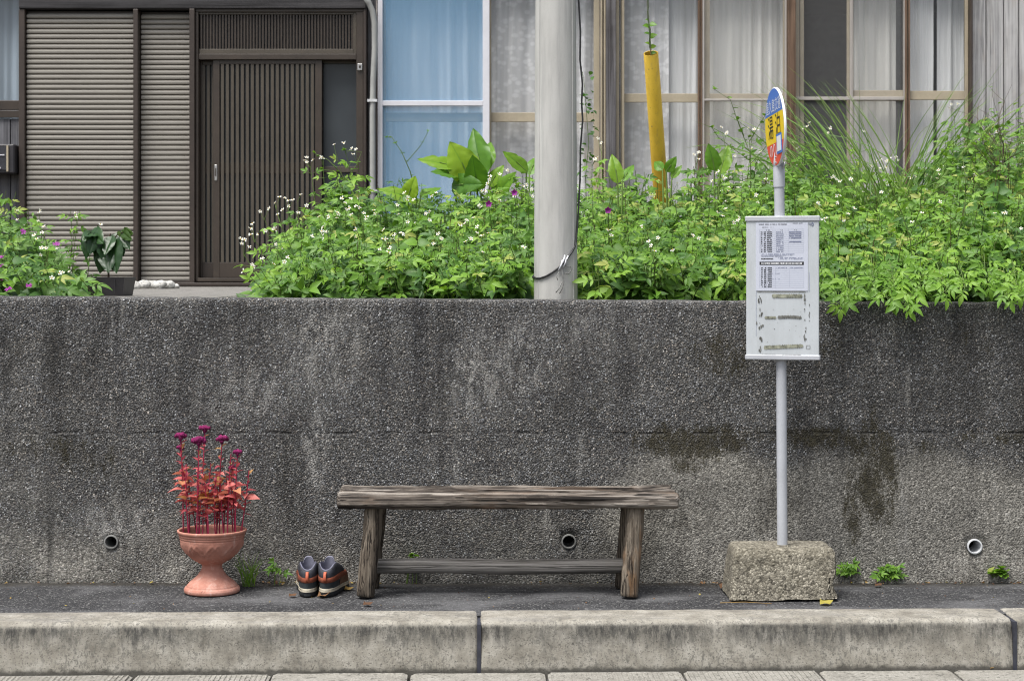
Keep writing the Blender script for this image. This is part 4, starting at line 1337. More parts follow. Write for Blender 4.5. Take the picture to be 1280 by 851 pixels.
# strap that holds the disc
m = MB(SB)
cxx = sx - .009
m.tube([(cxx, 6.12, PZ(211, 6.12)), (cxx - .001, 6.12, PZ(203, 6.12)), (cxx - .002, 6.117, PZ(190, 6.12))], [.0185, .017, .012], 16, squash=.45)
obj('bracket', m, M['sign_grey'], sgn, smooth=True)
m = MB(SB)
for dz in (197, 204):
    m.tube([(cxx - .016, 6.10, PZ(dz, 6.12)), (cxx + .017, 6.10, PZ(dz, 6.12))], .0035, 8)
m.tube([(cxx + .012, 6.095, PZ(211, 6.12)), (cxx + .018, 6.095, PZ(203, 6.12))], .004, 8)
obj('bracket_bolt', m, M['steel'], sgn, smooth=True)

# ------------------------------------------------------------------ the bench
BB = Vector((PX(632, 6.15), 6.15, 0))
bench = thing('bench', 'low bench of weathered grey logs standing against the wall', 'bench', BB)
def beam(x0, x1, yc, zc, hy, hz_, seed, rot=0.0, n=120, k=20, pw=3.0, amp=.006):
    """old timber: rounded section, checks along the grain, worn ends"""
    m = MB(BB)
    vs, fs = [], []
    L = x1 - x0
    xs = [0, .004 / L, .012 / L] + [q / n for q in range(2, n - 1)] + [1 - .012 / L, 1 - .004 / L, 1]
    # checks: long narrow furrows at fixed angles that come and go
    rg = random.Random(seed)
    furrows = [(rg.uniform(0, 2 * PI), rg.uniform(.2, .8), rg.uniform(.2, .6), rg.uniform(.006, .014)) for _ in range(12)]
    for i, u in enumerate(xs):
        e = min(i, len(xs) - 1 - i)
        sh = {0: .80, 1: .93, 2: .985}.get(e, 1.0)
        x = x0 + L * u
        for q in range(k):
            a = 2 * PI * q / k
            c, s_ = math.cos(a), math.sin(a)
            r = (abs(c) ** pw + abs(s_) ** pw) ** (-1 / pw)
            d = amp * fbm(u * 3.2, c * 1.2 + seed, s_ * 1.2) + amp * .7 * n3(u * 9, c * 4 + seed, s_ * 4) + amp * .45 * n3(u * 24, c * 9, s_ * 9 + seed)
            for (fa, fu, fw, fd) in furrows:
                da = abs((a - fa + PI) % (2 * PI) - PI)
                if da < .22: d -= fd * max(0, 1 - abs(u - fu) / fw) * (1 - da / .22)
            yy, zz = c * (hy * r + d) * sh, s_ * (hz_ * r + d) * sh
            if e == 0: xx = x + .008 * n3(c * 2 + seed, s_ * 2)
            else: xx = x
            vs.append((xx, yc + yy * math.cos(rot) - zz * math.sin(rot), zc + yy * math.sin(rot) + zz * math.cos(rot)))
    for i in range(len(xs) - 1):
        for q in range(k):
            a, b = i * k + q, i * k + (q + 1) % k
            fs.append((a, a + k, b + k, b))
    fs.append(tuple(range(k)))
    fs.append(tuple((len(xs) - 1) * k + q for q in range(k - 1, -1, -1)))
    m.add(vs, fs)
    return m
yF = 6.045
z0, z1 = PZ(636, yF), PZ(616.0, yF)
for (xa, xb, yc, zc, hy, hz_, sd, lb) in (
        (PX(421, 6.05), PX(848.5, 6.05), yF + .040, (z0 + z1) / 2 - .003, .041, (z1 - z0) / 2, 2, 'thick rounded front log of the bench seat'),
        (PX(423.5, 6.1), PX(846, 6.1), yF + .110, (z0 + z1) / 2 + .001, .017, (z1 - z0) / 2 - .003, 5, 'narrow split plank in the middle of the bench seat'),
        (PX(425.5, 6.2), PX(840, 6.2), yF + .180, (z0 + z1) / 2 + .005, .032, (z1 - z0) / 2 - .002, 8, 'rear plank of the bench seat')):
    o = obj('seat_plank', beam(xa, xb, yc, zc, hy, hz_, sd), M['bench_x'], bench, auto=60)
    o['label'] = lb
def log(p0, p1, r0, r1, seed, n=26, k=16, amp=.10):
    m = MB(BB)
    p0, p1 = Vector(p0), Vector(p1)
    pts = [p0 + (p1 - p0) * t for t in [0, .012] + [q / n for q in range(1, n)] + [.99, 1]]
    rad = [r0 + (r1 - r0) * (q / (len(pts) - 1)) for q in range(len(pts))]
    rad[0] *= .9; rad[-1] *= .85
    m.tube(pts, rad, k, nz=amp, seed=seed)
    return m
zs = z0 + .012
legs = [((456.5, 6.075, .006), (468.5, 6.105, zs), 1.0), ((786.5, 6.075, .006), (795, 6.105, zs), 2.0), ((463, 6.27, .004), (473, 6.235, zs), 3.0), ((779, 6.27, .004), (788, 6.235, zs), 4.0)]
for (a, b, sd) in legs:
    obj('leg', log((PX(a[0], a[1]), a[1], a[2]), (PX(b[0], b[1]), b[1], b[2]), .0315, .0325, sd), M['bench_z'], bench, auto=60)
zr = PZ(707.5, 6.17)
m = MB(BB)
m.tube([(PX(468, 6.17) + (PX(784, 6.17) - PX(468, 6.17)) * q / 40, 6.17, zr + .002 * math.sin(q * .2)) for q in range(41)], .0265, 16, nz=.07, seed=7)
obj('stretcher', m, M['bench_rail'], bench, auto=60)

# ------------------------------------------------------------------ urn with red celosia
UY = 6.20
UB = Vector((PX(265, UY), UY, 0))
k_ = UY / F
prof = [(.001, 0.0), (33.5, 0.0), (34.5, 1.2), (34.8, 4.0), (33.6, 6.5), (31.6, 7.6), (31.2, 9), (28, 12.5), (23, 16.5), (18, 21), (14.5, 26), (12.6, 30.5), (12.2, 33), (13.4, 35), (17, 37.2), (22, 40.0), (28, 44.5), (33, 50), (36.6, 56), (38.8, 62), (39.6, 66), (39.4, 67.2), (40.2, 68), (40.4, 70.5), (41.2, 71.2), (41.4, 73.5), (42.6, 74.4), (43.2, 76.2), (43.0, 77.6), (42.0, 78.2), (40.6, 77.6), (39.8, 75.5), (39.2, 68), (38, 64.5)]
prof = [(r * k_, z * k_) for r, z in prof]
def smooth_prof(p, sub=3):
    out = []
    for i in range(len(p) - 1):
        a, b = p[i], p[i + 1]
        for s in range(sub): out.append((a[0] + (b[0] - a[0]) * s / sub, a[1] + (b[1] - a[1]) * s / sub))
    return out + [p[-1]]
zb0, zb1 = 44 * k_, 65 * k_
def relief(a, j, r, z):
    d = 0
    if zb0 < z < zb1 and r > 26 * k_:
        t = (z - zb0) / (zb1 - zb0)
        # overlapping pressed leaves: zigzag stalks with pinnate lobes
        q = (a / (2 * PI) * 9) % 1.0
        tri = abs(q * 2 - 1)
        f = abs(t - (.12 + .76 * tri))
        lob = .5 + .5 * math.sin((q + t) * 34)
        f2 = abs(t - (.88 - .70 * abs(((a / (2 * PI) * 9 + .23) % 1.0) * 2 - 1)))
        d = (.0028 * max(0, 1 - f / .13) + .0026 * max(0, 1 - f2 / .09) + .0018 * lob * max(0, 1 - f / .4)) * min(1, t * 6, (1 - t) * 6)
    return d + .0006 * n3(math.cos(a) * 3, math.sin(a) * 3, z * 60)
urn = thing('planter_urn', 'terracotta pedestal urn with pressed leaf relief on the pavement', 'planter', UB)
m = MB(UB); m.lathe(smooth_prof(prof), UB, 180, relief); obj('urn_body', m, M['terracotta'], urn, auto=60)
m = MB(UB)
zs_ = 66.5 * k_
m.grid(lambda u, v: (UB.x + 39.0 * k_ * v * math.cos(2 * PI * u), UB.y + 39.0 * k_ * v * math.sin(2 * PI * u), zs_ + .006 * fbm(u * 12 * v, v * 6, 2)), 40, 8)
obj('potting_soil', m, M['soil'], urn, smooth=True)

class Cloud:
    """triangles with a tint value per vertex, for leaves, blades and stems"""
    def __init__(s, org=(0, 0, 0)):
        s.v, s.f, s.t, s.mi, s.n = [], [], [], [], 0
        s.org = np.array(org, float)
    def add(s, v, f, tint, mi=0):
        v = np.asarray(v, float); f = np.asarray(f, int)
        s.v.append(v - s.org); s.f.append(f + s.n)
        s.t.append(np.full(len(v), tint) if np.isscalar(tint) else np.asarray(tint))
        s.mi.append(np.full(len(f), mi)); s.n += len(v)
    def mesh(s, name, mats, smooth=True):
        me = bpy.data.meshes.new(name)
        v = np.concatenate(s.v).astype(np.float32); f = np.concatenate(s.f).astype(np.int32)
        me.vertices.add(len(v)); me.vertices.foreach_set('co', v.ravel())
        me.loops.add(f.size); me.loops.foreach_set('vertex_index', f.ravel())
        me.polygons.add(len(f)); me.polygons.foreach_set('loop_start', np.arange(0, f.size, 3, dtype=np.int32))
        me.polygons.foreach_set('loop_total', np.full(len(f), 3, dtype=np.int32))
        if not isinstance(mats, (list, tuple)): mats = [mats]
        for mm in mats: me.materials.append(mm)
        me.polygons.foreach_set('material_index', np.concatenate(s.mi).astype(np.int32))
        me.polygons.foreach_set('use_smooth', np.full(len(f), smooth))
        me.update(calc_edges=True)
        a = me.attributes.new('tint', 'FLOAT', 'POINT')
        a.data.foreach_set('value', np.concatenate(s.t).astype(np.float32))
        return me

def frame(d, up=(0, 0, 1), roll=0.0):
    d = np.asarray(d, float); d = d / (np.linalg.norm(d) + 1e-9)
    up = np.asarray(up, float)
    s_ = np.cross(up, d)
    if np.linalg.norm(s_) < 1e-3: s_ = np.cross((0, 1, 0), d)
    s_ /= np.linalg.norm(s_)
    n_ = np.cross(d, s_)
    c, q = math.cos(roll), math.sin(roll)
    return d, s_ * c + n_ * q, n_ * c - s_ * q

def leaf_template(nseg, wfn, fold=.35):
    """returns (t, side, lift) rows and triangles; length 1"""
    T, S_, Z = [0.0], [0.0], [0.0]
    rows = []
    for k in range(1, nseg):
        t = k / nseg; w = wfn(t)
        b = len(T)
        T += [t, t - .02, t - .02]; S_ += [0, w, -w]; Z += [0, fold * w, fold * w]
        rows.append(b)
    tip = len(T); T.append(1.0); S_.append(0); Z.append(0)
    f = [(0, rows[0], rows[0] + 1), (0, rows[0] + 2, rows[0])]
    for a, b in zip(rows, rows[1:]):
        f += [(a, b, b + 1), (a, b + 1, a + 1), (a + 2, b + 2, b), (a + 2, b, a)]
    a = rows[-1]
    f += [(a, tip, a + 1), (a + 2, tip, a)]
    return np.array(T), np.array(S_), np.array(Z), np.array(f)
LANCE = leaf_template(4, lambda t: {.25: .15, .5: .20, .75: .13}[t])
OVATE = leaf_template(5, lambda t: .62 * math.sin(PI * t ** .75) * .55)
def broad_template(n=14):
    T, S_, Z, f = [], [], [], []
    for k in range(n + 1):
        t = k / n
        w = .31 * max(0.0, math.sin(PI * t ** .70)) ** .85 if 0 < k < n else .004
        for q in (-1, -.55, -.08, 0, .08, .55, 1):
            T.append(t - .05 * abs(q) * (1 - t)); S_.append(w * q); Z.append(w * (.42 * abs(q) - .30 * q * q) + .010 * math.sin(t * 34) * abs(q) * (1 if abs(q) < 1 else 1.6))
    for k in range(n):
        for q in range(6):
            a = k * 7 + q
            f += [(a, a + 7, a + 8), (a, a + 8, a + 1)]
    return np.array(T), np.array(S_), np.array(Z), np.array(f)
BROAD = broad_template()
def put_leaf(c, tpl, p, d, L, roll=0.0, droop=.25, tint=.5, mi=0, wk=1.0, curl=0.0, wave=0.0, up=(0, 0, 1)):
    T, S_, Z, f = tpl
    d, s_, n_ = frame(d, up, roll)
    z = Z * wk - droop * T * T
    if wave: z = z + wave * np.sin(T * 9 + S_ * 20) * np.abs(S_)
    v = np.asarray(p)[None] + L * (np.outer(T - .12 * droop * T ** 2, d) + np.outer(S_ * wk, s_) + np.outer(z, n_))
    c.add(v, f, tint, mi)
def put_stem(c, pts, r0, r1, tint=.5, mi=0, n=4):
    pts = [np.asarray(p, float) for p in pts]
    m = len(pts); vs, fs = [], []
    for i, p in enumerate(pts):
        t = pts[min(i + 1, m - 1)] - pts[max(i - 1, 0)]
        d, s_, n_ = frame(t, (.3, .9, .1))
        r = r0 + (r1 - r0) * i / (m - 1)
        for k in range(n):
            a = 2 * PI * k / n; vs.append(p + r * (math.cos(a) * s_ + math.sin(a) * n_))
    for i in range(m - 1):
        for k in range(n):
            a, b = i * n + k, i * n + (k + 1) % n
            fs += [(a, b, b + n), (a, b + n, a + n)]
    c.add(vs, fs, tint, mi)
def cobj(name, c, mats, parent=None, loc=(0, 0, 0), smooth=True):
    return link(name, c.mesh(name, mats, smooth), parent, loc)

# celosia plants, one by one: crimson stem, red leaves, some with a velvet comb on top
rc = random.Random(12)
heads = {0: (226, 543, 13), 1: (256, 534, 12), 2: (248.5, 549, 15), 3: (277.5, 547, 13), 4: (297, 564, 10), 5: (225.5, 558, 8), 6: (290, 583, 7)}
bases = [(229, -.2), (247, .1), (252, -.4), (275, -.1), (296, -.3), (234, .3), (291, .2), (240, -.5), (258, .35), (263, -.5), (268, .45), (272, -.45), (283, .4), (286, -.35), (244, .5), (260, -.2), (301, .05), (278, .3), (236, .1), (255, -.35), (270, .2), (281, -.2), (293, .25), (248, -.45)]
lab = {0: 'leftmost celosia with a broad magenta comb, in the urn', 1: 'tallest celosia in the urn, magenta comb above all others', 2: 'celosia with the widest flat magenta comb, in the middle of the urn',
       3: 'celosia with a magenta comb right of the tallest one in the urn', 4: 'rightmost celosia with a round magenta comb, in the urn', 5: 'celosia with a small magenta comb just below the leftmost comb', 6: 'short celosia with a small dull purple comb at the right of the urn'}
hl = list(bases)
for i, (bxp, dy) in enumerate(bases):
    rx = (bxp - 265) * k_
    yy = UY + dy * .085
    base = np.array((UB.x + max(-.098, min(.098, rx)), yy, zs_))
    if i in heads:
        hx_, hy_, hs_ = heads[i]
        yt = yy + rc.uniform(-.02, .02)
        top = np.array((PX(hx_, yt), yt, PZ(hy_ + hs_ * .35, yt)))
    else:
        hs_ = 0
        yt = yy + rc.uniform(-.03, .03)
        top = np.array((PX(bxp + rc.uniform(-9, 9) + (bxp - 265) * .12, yt), yt, PZ(rc.uniform(565, 612), yt)))
    cp = thing('celosia', lab.get(i, 'slender red celosia without a comb among the stems in the urn'), 'plant', base, 0, 'celosia growing in the urn')
    mid = (base + top) / 2 + np.array((rc.uniform(-.012, .012), rc.uniform(-.012, .012), 0))
    pts = [base * (1 - t) ** 2 + mid * 2 * t * (1 - t) + top * t * t for t in np.linspace(0, 1, 10)]
    c = Cloud(base); put_stem(c, pts, .0027, .0018, rc.random(), 0, 6); cobj('stem', c, M['red_stem'], cp)
    hgt = top[2] - base[2]
    nl = 19 if i in heads else 14
    for q in range(nl):
        t = .34 + .63 * (q + rc.random() * .6) / nl
        p = base * (1 - t) ** 2 + mid * 2 * t * (1 - t) + top * t * t
        a = q * 2.4 + rc.random() * .8
        big = math.exp(-((t - .55) / .17) ** 2)
        L = .018 + (.040 * big * rc.uniform(.4, 1.15) if rc.random() < .5 else .012 * rc.random())
        d = np.array((math.cos(a), math.sin(a) * .8, rc.uniform(-.15, .9) if t < .75 else rc.uniform(.6, 1.7)))
        c = Cloud(base)
        put_leaf(c, OVATE if L > .03 else LANCE, p, d, L, rc.uniform(-.6, .6), rc.uniform(.1, .7), min(1, max(0, .55 * big + rc.uniform(0, .5))) if t < .78 else rc.choice((.15, .3, 1.0)), 0, 1.0 if L > .03 else 1.2)
        cobj('leaf', c, M['red_leaf'], cp)
    if i in heads:
        hr = hs_ * k_ / 2 * 1.15
        c = Cloud(base)
        sd = rc.random() * 9
        # folded velvety crest: fan of crumpled lobes over a tapering neck
        lobes = [(np.array((0, 0, -.25)), .42, .9)]
        for q in range(9):
            f = (q / 8 - .5) * 2
            lobes.append((np.array((f * .78, rc.uniform(-.28, .28), .28 - .25 * f * f + rc.uniform(-.1, .12))), rc.uniform(.26, .40), 1.0))
        for q in range(4): lobes.append((np.array((rc.uniform(-.5, .5), rc.uniform(-.35, -.1), rc.uniform(0, .25))), rc.uniform(.2, .3), 1.0))
        for (lc, lr, sq) in lobes:
            NU, NV = 14, 8
            vs, tt = [], []
            for a_ in range(NV + 1):
                th = PI * a_ / NV
                for u in range(NU):
                    ph = 2 * PI * u / NU
                    d = Vector((math.sin(th) * math.cos(ph), math.sin(th) * math.sin(ph), math.cos(th)))
                    nn = noise.noise(d * 2.6 + Vector((sd + lc[0] * 5, lc[2] * 5, 0)))
                    r = lr * (1 + .55 * nn)
                    v = (np.array(lc) + np.array(d) * r * np.array((1, .9, 1.05))) * hr
                    vs.append(top + np.array((0, 0, hr * .35)) + v)
                    tt.append(max(0, min(1, .4 + .35 * d.z + .8 * nn)))
            fs = []
            for a_ in range(NV):
                for u in range(NU):
                    a, b = a_ * NU + u, a_ * NU + (u + 1) % NU
                    fs += [(a, a + NU, b + NU), (a, b + NU, b)]
            c.add(vs, fs, np.array(tt))
        ps = [top - np.array((0, 0, hr * .9)), top, top + np.array((0, 0, hr * .4))]
        put_stem(c, ps, .002, hr * .33, .2, 0, 8)
        cobj('flower_comb', c, M['comb'], cp)

# ------------------------------------------------------------------ walking shoes, heels to the street
def shoe(side, base, rz, label):
    """heel at y=0, toe along +y; side -1 left, +1 right"""
    t = thing('shoe', label, 'shoe', base, rz, 'pair of walking shoes')
    t.scale = (.93, .93, .82)
    NU = 64
    def outline(a):
        c, s_ = math.cos(a), math.sin(a)          # a = 0 at the back of the heel
        y = .135 - .135 * c
        tt = y / .27
        w = .0335 + .003 * math.sin(tt * PI) + .013 * math.exp(-((tt - .72) / .17) ** 2)
        ee = (1 - abs(c) ** 4.2) ** .5 if abs(c) < 1 else 0
        return w * ee * (1 if s_ >= 0 else -1) + side * .010 * tt * tt, y
    def collar(a):
        c, s_ = math.cos(a), math.sin(a)
        y = .060 - .053 * c
        ee = (1 - abs(c) ** 3.0) ** .55 if abs(c) < 1 else 0
        x = .0315 * ee * (1 if s_ >= 0 else -1) * (1 - .2 * max(0, -c))
        ear = math.exp(-((abs(s_) - 1) / .45) ** 2)
        z = .110 + .026 * ear - .004 * max(0, -c)
        return x, y, z
    def spring(y): return .018 * max(0, y / .27 - .62) ** 1.2
    def srow(z, k=1.0, lug=0.0):
        out = []
        for q in range(NU):
            x, y = outline(2 * PI * q / NU)
            kk = k + (lug if q % 2 else 0)
            out.append((x * kk, .135 + (y - .135) * kk, z + spring(y)))
        return out
    def band(rows, name, mat, sel=None, close=False, parent=t):
        m = MB()
        vs, fs = [], []
        for rw in rows: vs += rw
        for j in range(len(rows) - 1):
            for k in range(NU):
                if sel and not sel(k / NU): continue
                a, b = j * NU + k, j * NU + (k + 1) % NU
                fs.append((a, b, b + NU, a + NU))
        if close: fs.append(tuple(range(NU - 1, -1, -1)))
        m.add(vs, fs)
        return obj(name, m, mat, parent, auto=50)
    band([srow(.0008, .95, .02), srow(.004, 1.0, .012), srow(.018, 1.01, .004), srow(.0185, .985)], 'outsole', M['sole'], close=True)
    band([srow(.0186, 1.0), srow(.020, 1.03), srow(.025, 1.03), srow(.0262, 1.0), srow(.0275, 1.02), srow(.033, 1.012), srow(.0345, .96)], 'midsole', M['midsole'])
    def up(v, out=0.0):
        rw = []
        for q in range(NU):
            a = 2 * PI * q / NU
            sx_, sy_ = outline(a); cx_, cy_, cz_ = collar(a)
            fr = max(0, -math.cos(a))
            p0 = Vector((sx_ * .975, .135 + (sy_ - .135) * .98, .033 + spring(sy_)))
            p2 = Vector((cx_, cy_, cz_))
            p1 = Vector((sx_ * 1.04, sy_ * .985 - .003 * max(0, math.cos(a)), .074))
            if fr > .05: p1 = p1.lerp(Vector((sx_, sy_ - .012 - .03 * fr, .082)), fr)
            p = p0 * (1 - v) ** 2 + p1 * 2 * v * (1 - v) + p2 * v * v
            if out:
                d = Vector((p.x, (p.y - .08) * .6, .01)).normalized(); p = p + d * out
            p = p + Vector((n3(p.x * 60, p.z * 60, side), n3(p.y * 50, p.z * 60, 3), 0)) * .0012
            rw.append(tuple(p))
        return rw
    heel = lambda u: u < .20 or u >= .80
    fore = lambda u: .20 <= u < .80
    band([up(0), up(.12), up(.25), up(.40)], 'heel_counter', M['heel_dark'], heel)
    band([up(0, .0008), up(.12, .0015), up(.25, .002), up(.40, .002), up(.52, .001)], 'vamp', M['brown_suede'], fore)
    band([up(.32, .0005), up(.35, .003), up(.42, .0045), up(.52, .0045), up(.57, .003), up(.59, .0005)], 'overlay_band', M['rust'], lambda u: u < .34 or u >= .66)
    band([up(.50), up(.62, .0025), up(.78, .004), up(.92, .0035), up(.985, .001), up(1.0, -.001)], 'collar', M['charcoal'])
    ring = [collar(2 * PI * k / NU) for k in range(NU)]
    def inn(k, dz): return [(x * k, .060 + (y - .060) * k, z + dz) for x, y, z in ring]
    band([inn(.97, .0005), inn(.88, .0035), inn(.82, -.006), inn(.78, -.04), inn(.7, -.07)], 'lining', M['lining'])
    m = MB()                       # padded tongue standing up inside the opening
    def tg(u, v, o):
        s = 2 * u - 1
        w = .025 - .004 * v
        return (s * w, .100 - .014 * s * s + o - .006 * v, .075 + .078 * v - .026 * s * s * s * s * v)
    m.grid(lambda u, v: tg(u, v, 0), 10, 10)
    m.grid(lambda u, v: tg(1 - u, v, .008), 10, 10)
    m.grid(lambda u, v: (tg(u, 1, 0)[0], tg(u, 1, 0)[1] + .008 * v, tg(u, 1, 0)[2] + .004 * math.sin(PI * v)), 10, 3)
    obj('tongue', m, M['tongue'], t, smooth=True)
    m = MB()
    m.tube([(0, -.0045, .066), (0, -.0085, .074), (0, -.0095, .086), (0, -.006, .098), (0, .001, .105), (0, .006, .104)], .0056, 8, squash=.35)
    obj('pull_loop', m, M['orange_tab'], t, smooth=True)
    m = MB()
    for q in range(4):
        y = .125 + q * .018; z = .108 - q * .011
        m.tube([(-.017, y, z - .003), (0, y + .002, z + .005), (.017, y, z - .003)], .002, 6)
    obj('lace', m, M['rust'], t, smooth=True)
    return t
SY = 6.085
shoe(-1, (PX(384.0, SY), SY, .002), R(3), 'left shoe of the worn brown and black walking shoes, nearest the urn')
shoe(1, (PX(406.4, SY), SY, .002), R(-5), 'right shoe of the worn brown and black walking shoes, nearest the bench')

# ------------------------------------------------------------------ garden weeds behind the wall
rg = np.random.default_rng(5)
rp = random.Random(77)

def compound_leaf(c, p, d, L, tint, mi, n=3, up=None):
    """trifoliate or pinnate weed leaf on a short petiole"""
    d = np.asarray(d, float); d /= np.linalg.norm(d)
    pet = L * .75
    q = np.asarray(p) + d * pet
    put_stem(c, [p, q], .0011, .0009, .75, 1, 3)
    if up is None: up = (rp.gauss(0, .4), -.9 + rp.gauss(0, .35), rp.uniform(.3, 1.5))
    dd, s_, n_ = frame(d, up)
    droop = rp.uniform(.15, .5)
    put_leaf(c, LANCE, q, d - n_ * .15, L, rp.uniform(-.35, .35), droop, tint, mi, 1.02, up=up)
    for sg in (-1, 1):
        k = rp.uniform(.62, .85)
        put_leaf(c, LANCE, q - d * L * .06, d * .62 + s_ * sg * .85, L * k, rp.uniform(-.3, .3), droop, tint + rp.uniform(-.06, .06), mi, 1.0, up=up)
    if n >= 5:
        for sg in (-1, 1):
            put_leaf(c, LANCE, q - d * L * .38, d * .45 + s_ * sg, L * .55, rp.uniform(-.3, .3), droop, tint + rp.uniform(-.06, .06), mi, 1.0, up=up)

def flower(c, p, r, mi, eye, ref=None):
    nrm = np.array((rp.uniform(-.6, .6), rp.uniform(-1.1, -.1), rp.uniform(.2, 1.0)))
    d, s_, n_ = frame(nrm)
    p = np.asarray(p)
    np_ = 5
    for k in range(np_):
        a = 2 * PI * k / np_ + rp.random() * .5
        if rp.random() < .12: continue
        e = s_ * math.cos(a) + n_ * math.sin(a); f = np.cross(d, e)
        v = [p + e * r * .2 + f * r * .12, p + e * r * .2 - f * r * .12, p + e * r * .95 - f * r * .34 + d * r * .15, p + e * r * 1.05 + d * r * .1, p + e * r * .95 + f * r * .34 + d * r * .15]
        c.add(v, [(0, 1, 2), (0, 2, 3), (0, 3, 4)], rp.random(), mi)
    v = [p + d * r * .32] + [p + (s_ * math.cos(2 * PI * k / 6) + n_ * math.sin(2 * PI * k / 6)) * r * .30 for k in range(6)]
    c.add(v, [(0, 1 + k, 1 + (k + 1) % 6) for k in range(6)], .5, eye)

def weed(c, base, top, lmin=.042, lmax=.072, flowers=.3, mi=0, dens=1.0, tone=0.0, bare=0.0, node=.042):
    """one stalk with opposite compound leaves, white heads at the tip"""
    base, top = np.asarray(base, float), np.asarray(top, float)
    h = np.linalg.norm(top - base)
    bow = np.array((rp.uniform(-.12, .12), rp.uniform(-.12, .12), 0)) * h
    mid = (base + top) / 2 + bow
    N = max(4, int(h / .06))
    pt = lambda t: base * (1 - t) ** 2 + mid * 2 * t * (1 - t) + top * t * t
    put_stem(c, [pt(t) for t in np.linspace(0, 1, N)], .0026, .0012, rp.uniform(.3, 1), 1, 4)
    nn = max(3, int(h / node * dens))
    base_t = tone + rp.uniform(.0, .75)
    for k in range(nn):
        t = bare + (1 - bare) * (k + rp.random() * .5) / nn
        p = pt(t)
        a = k * 1.57 + rp.uniform(-.5, .5)
        L = lmax + (lmin - lmax) * t ** 1.6
        L *= rp.uniform(.75, 1.15)
        for sg in (0, PI):
            if rp.random() < .10: continue
            d = (math.cos(a + sg), math.sin(a + sg), rp.uniform(-.1, .55))
            compound_leaf(c, p, d, L, min(1, max(0, base_t + .25 * t + rp.uniform(-.15, .15))), mi, 5 if L > .036 and rp.random() < .6 else 3)
    if rp.random() < flowers:
        for k in range(rp.choice((1, 2, 3, 4))):
            q = top + np.array((rp.uniform(-.03, .03), rp.uniform(-.03, .03), rp.uniform(.015, .07)))
            put_stem(c, [top - (0, 0, .01), q], .0009, .0007, .8, 1, 3)
            flower(c, q, rp.uniform(.0075, .0108), 2, 3)

def simple_plant(c, base, top):
    """other species: single ovate leaves, larger and bluer green"""
    h = np.linalg.norm(top - base)
    put_stem(c, [base, (base + top) / 2 + np.array((rp.gauss(0, .02), 0, 0)), top], .003, .0015, .4, 1, 4)
    n = max(4, int(h / .045)); tn = rp.uniform(.05, .45)
    for k in range(n):
        t = .25 + .75 * k / n
        p = base + (top - base) * t
        a = k * 2.4 + rp.random()
        for sg in (0, PI):
            d = (math.cos(a + sg), math.sin(a + sg) - .3, rp.uniform(-.1, .5))
            put_leaf(c, OVATE, p, d, rp.uniform(.05, .085) * (1.15 - .5 * t), rp.uniform(-.4, .4), .3, min(1, tn + .3 * t + rp.uniform(-.1, .1)), rp.choice((0, 5)), 1.25, up=(rp.gauss(0, .4), -.8, rp.uniform(.4, 1.4)))

WEED = [M['weed'], M['stem'], M['petal'], M['petal_eye'], M['magenta_petal'], M['weed_dark']]
def env(pts, x):
    return float(np.interp(x, [p[0] for p in pts], [p[1] for p in pts]))
def thicket(name, label, pts, n, Y0, Y1, seed, fl, mi=0, tone=0.0, low=372, lmax=.072, front=.32):
    """mass of weeds; each stalk is rooted in the yard and reaches the height the bank has at that depth"""
    rp.seed(seed)
    c = Cloud((0, 0, 1.0))
    x0, x1 = pts[0][0], pts[-1][0]
    for k in range(n):
        u = rp.random()
        dep = rp.random()
        Y = Y0 + (Y1 - Y0) * dep
        px = x0 + (x1 - x0) * u
        if abs(px - 694) < 40 and Y < 7.0: continue
        e = env(pts, px)
        f = min(1, front + (1 - front) * dep * 1.15)
        pyt = low + (e - low) * f * rp.uniform(.72, 1.04)
        gz = 1.0
        top = np.array((PX(px, Y) + rp.uniform(-.05, .05), Y + rp.uniform(-.10, .02), PZ(pyt, Y)))
        if top[2] < gz + .07: top[2] = gz + rp.uniform(.07, .14)
        base = np.array((top[0] + rp.uniform(-.08, .08), Y + rp.uniform(0, .10), gz - .01))
        if rp.random() < .13:
            simple_plant(c, base, top)
            continue
        if rp.random() < .05:
            put_stem(c, [base, (base + top) / 2 + np.array((rp.gauss(0, .03), 0, 0)), top + np.array((0, 0, .05))], .002, .0012, 0, 1, 4)
        weed(c, base, top, flowers=fl * (.35 + dep), mi=mi if rp.random() < .8 else (5 if mi == 0 else 0), tone=tone, lmax=lmax * rp.uniform(.8, 1.1))
    return c

E_mid = [(342, 345), (350, 312), (362, 288), (380, 262), (400, 236), (430, 222), (460, 212), (500, 226), (540, 232), (580, 228), (620, 224), (668, 222), (690, 226)]
E_right = [(690, 226), (722, 228), (745, 214), (770, 216), (800, 214), (830, 220), (860, 218), (900, 206), (940, 196), (980, 192), (1020, 192), (1050, 208), (1100, 222), (1150, 206), (1185, 158), (1220, 140), (1260, 138), (1320, 152), (1420, 175), (1500, 240)]
E_left = [(-140, 250), (-60, 244), (0, 242), (24, 254), (42, 268), (56, 284), (70, 306), (82, 336), (90, 356)]
def stuff_obj(name, c, label):
    o = cobj(name, c, WEED, None, (0, 0, 1.0))
    tag(o, label, None, None, 'stuff')
    return o
c = thicket('weeds', '', E_mid, 600, WALL_Y + .27, 8.4, 1, .11)
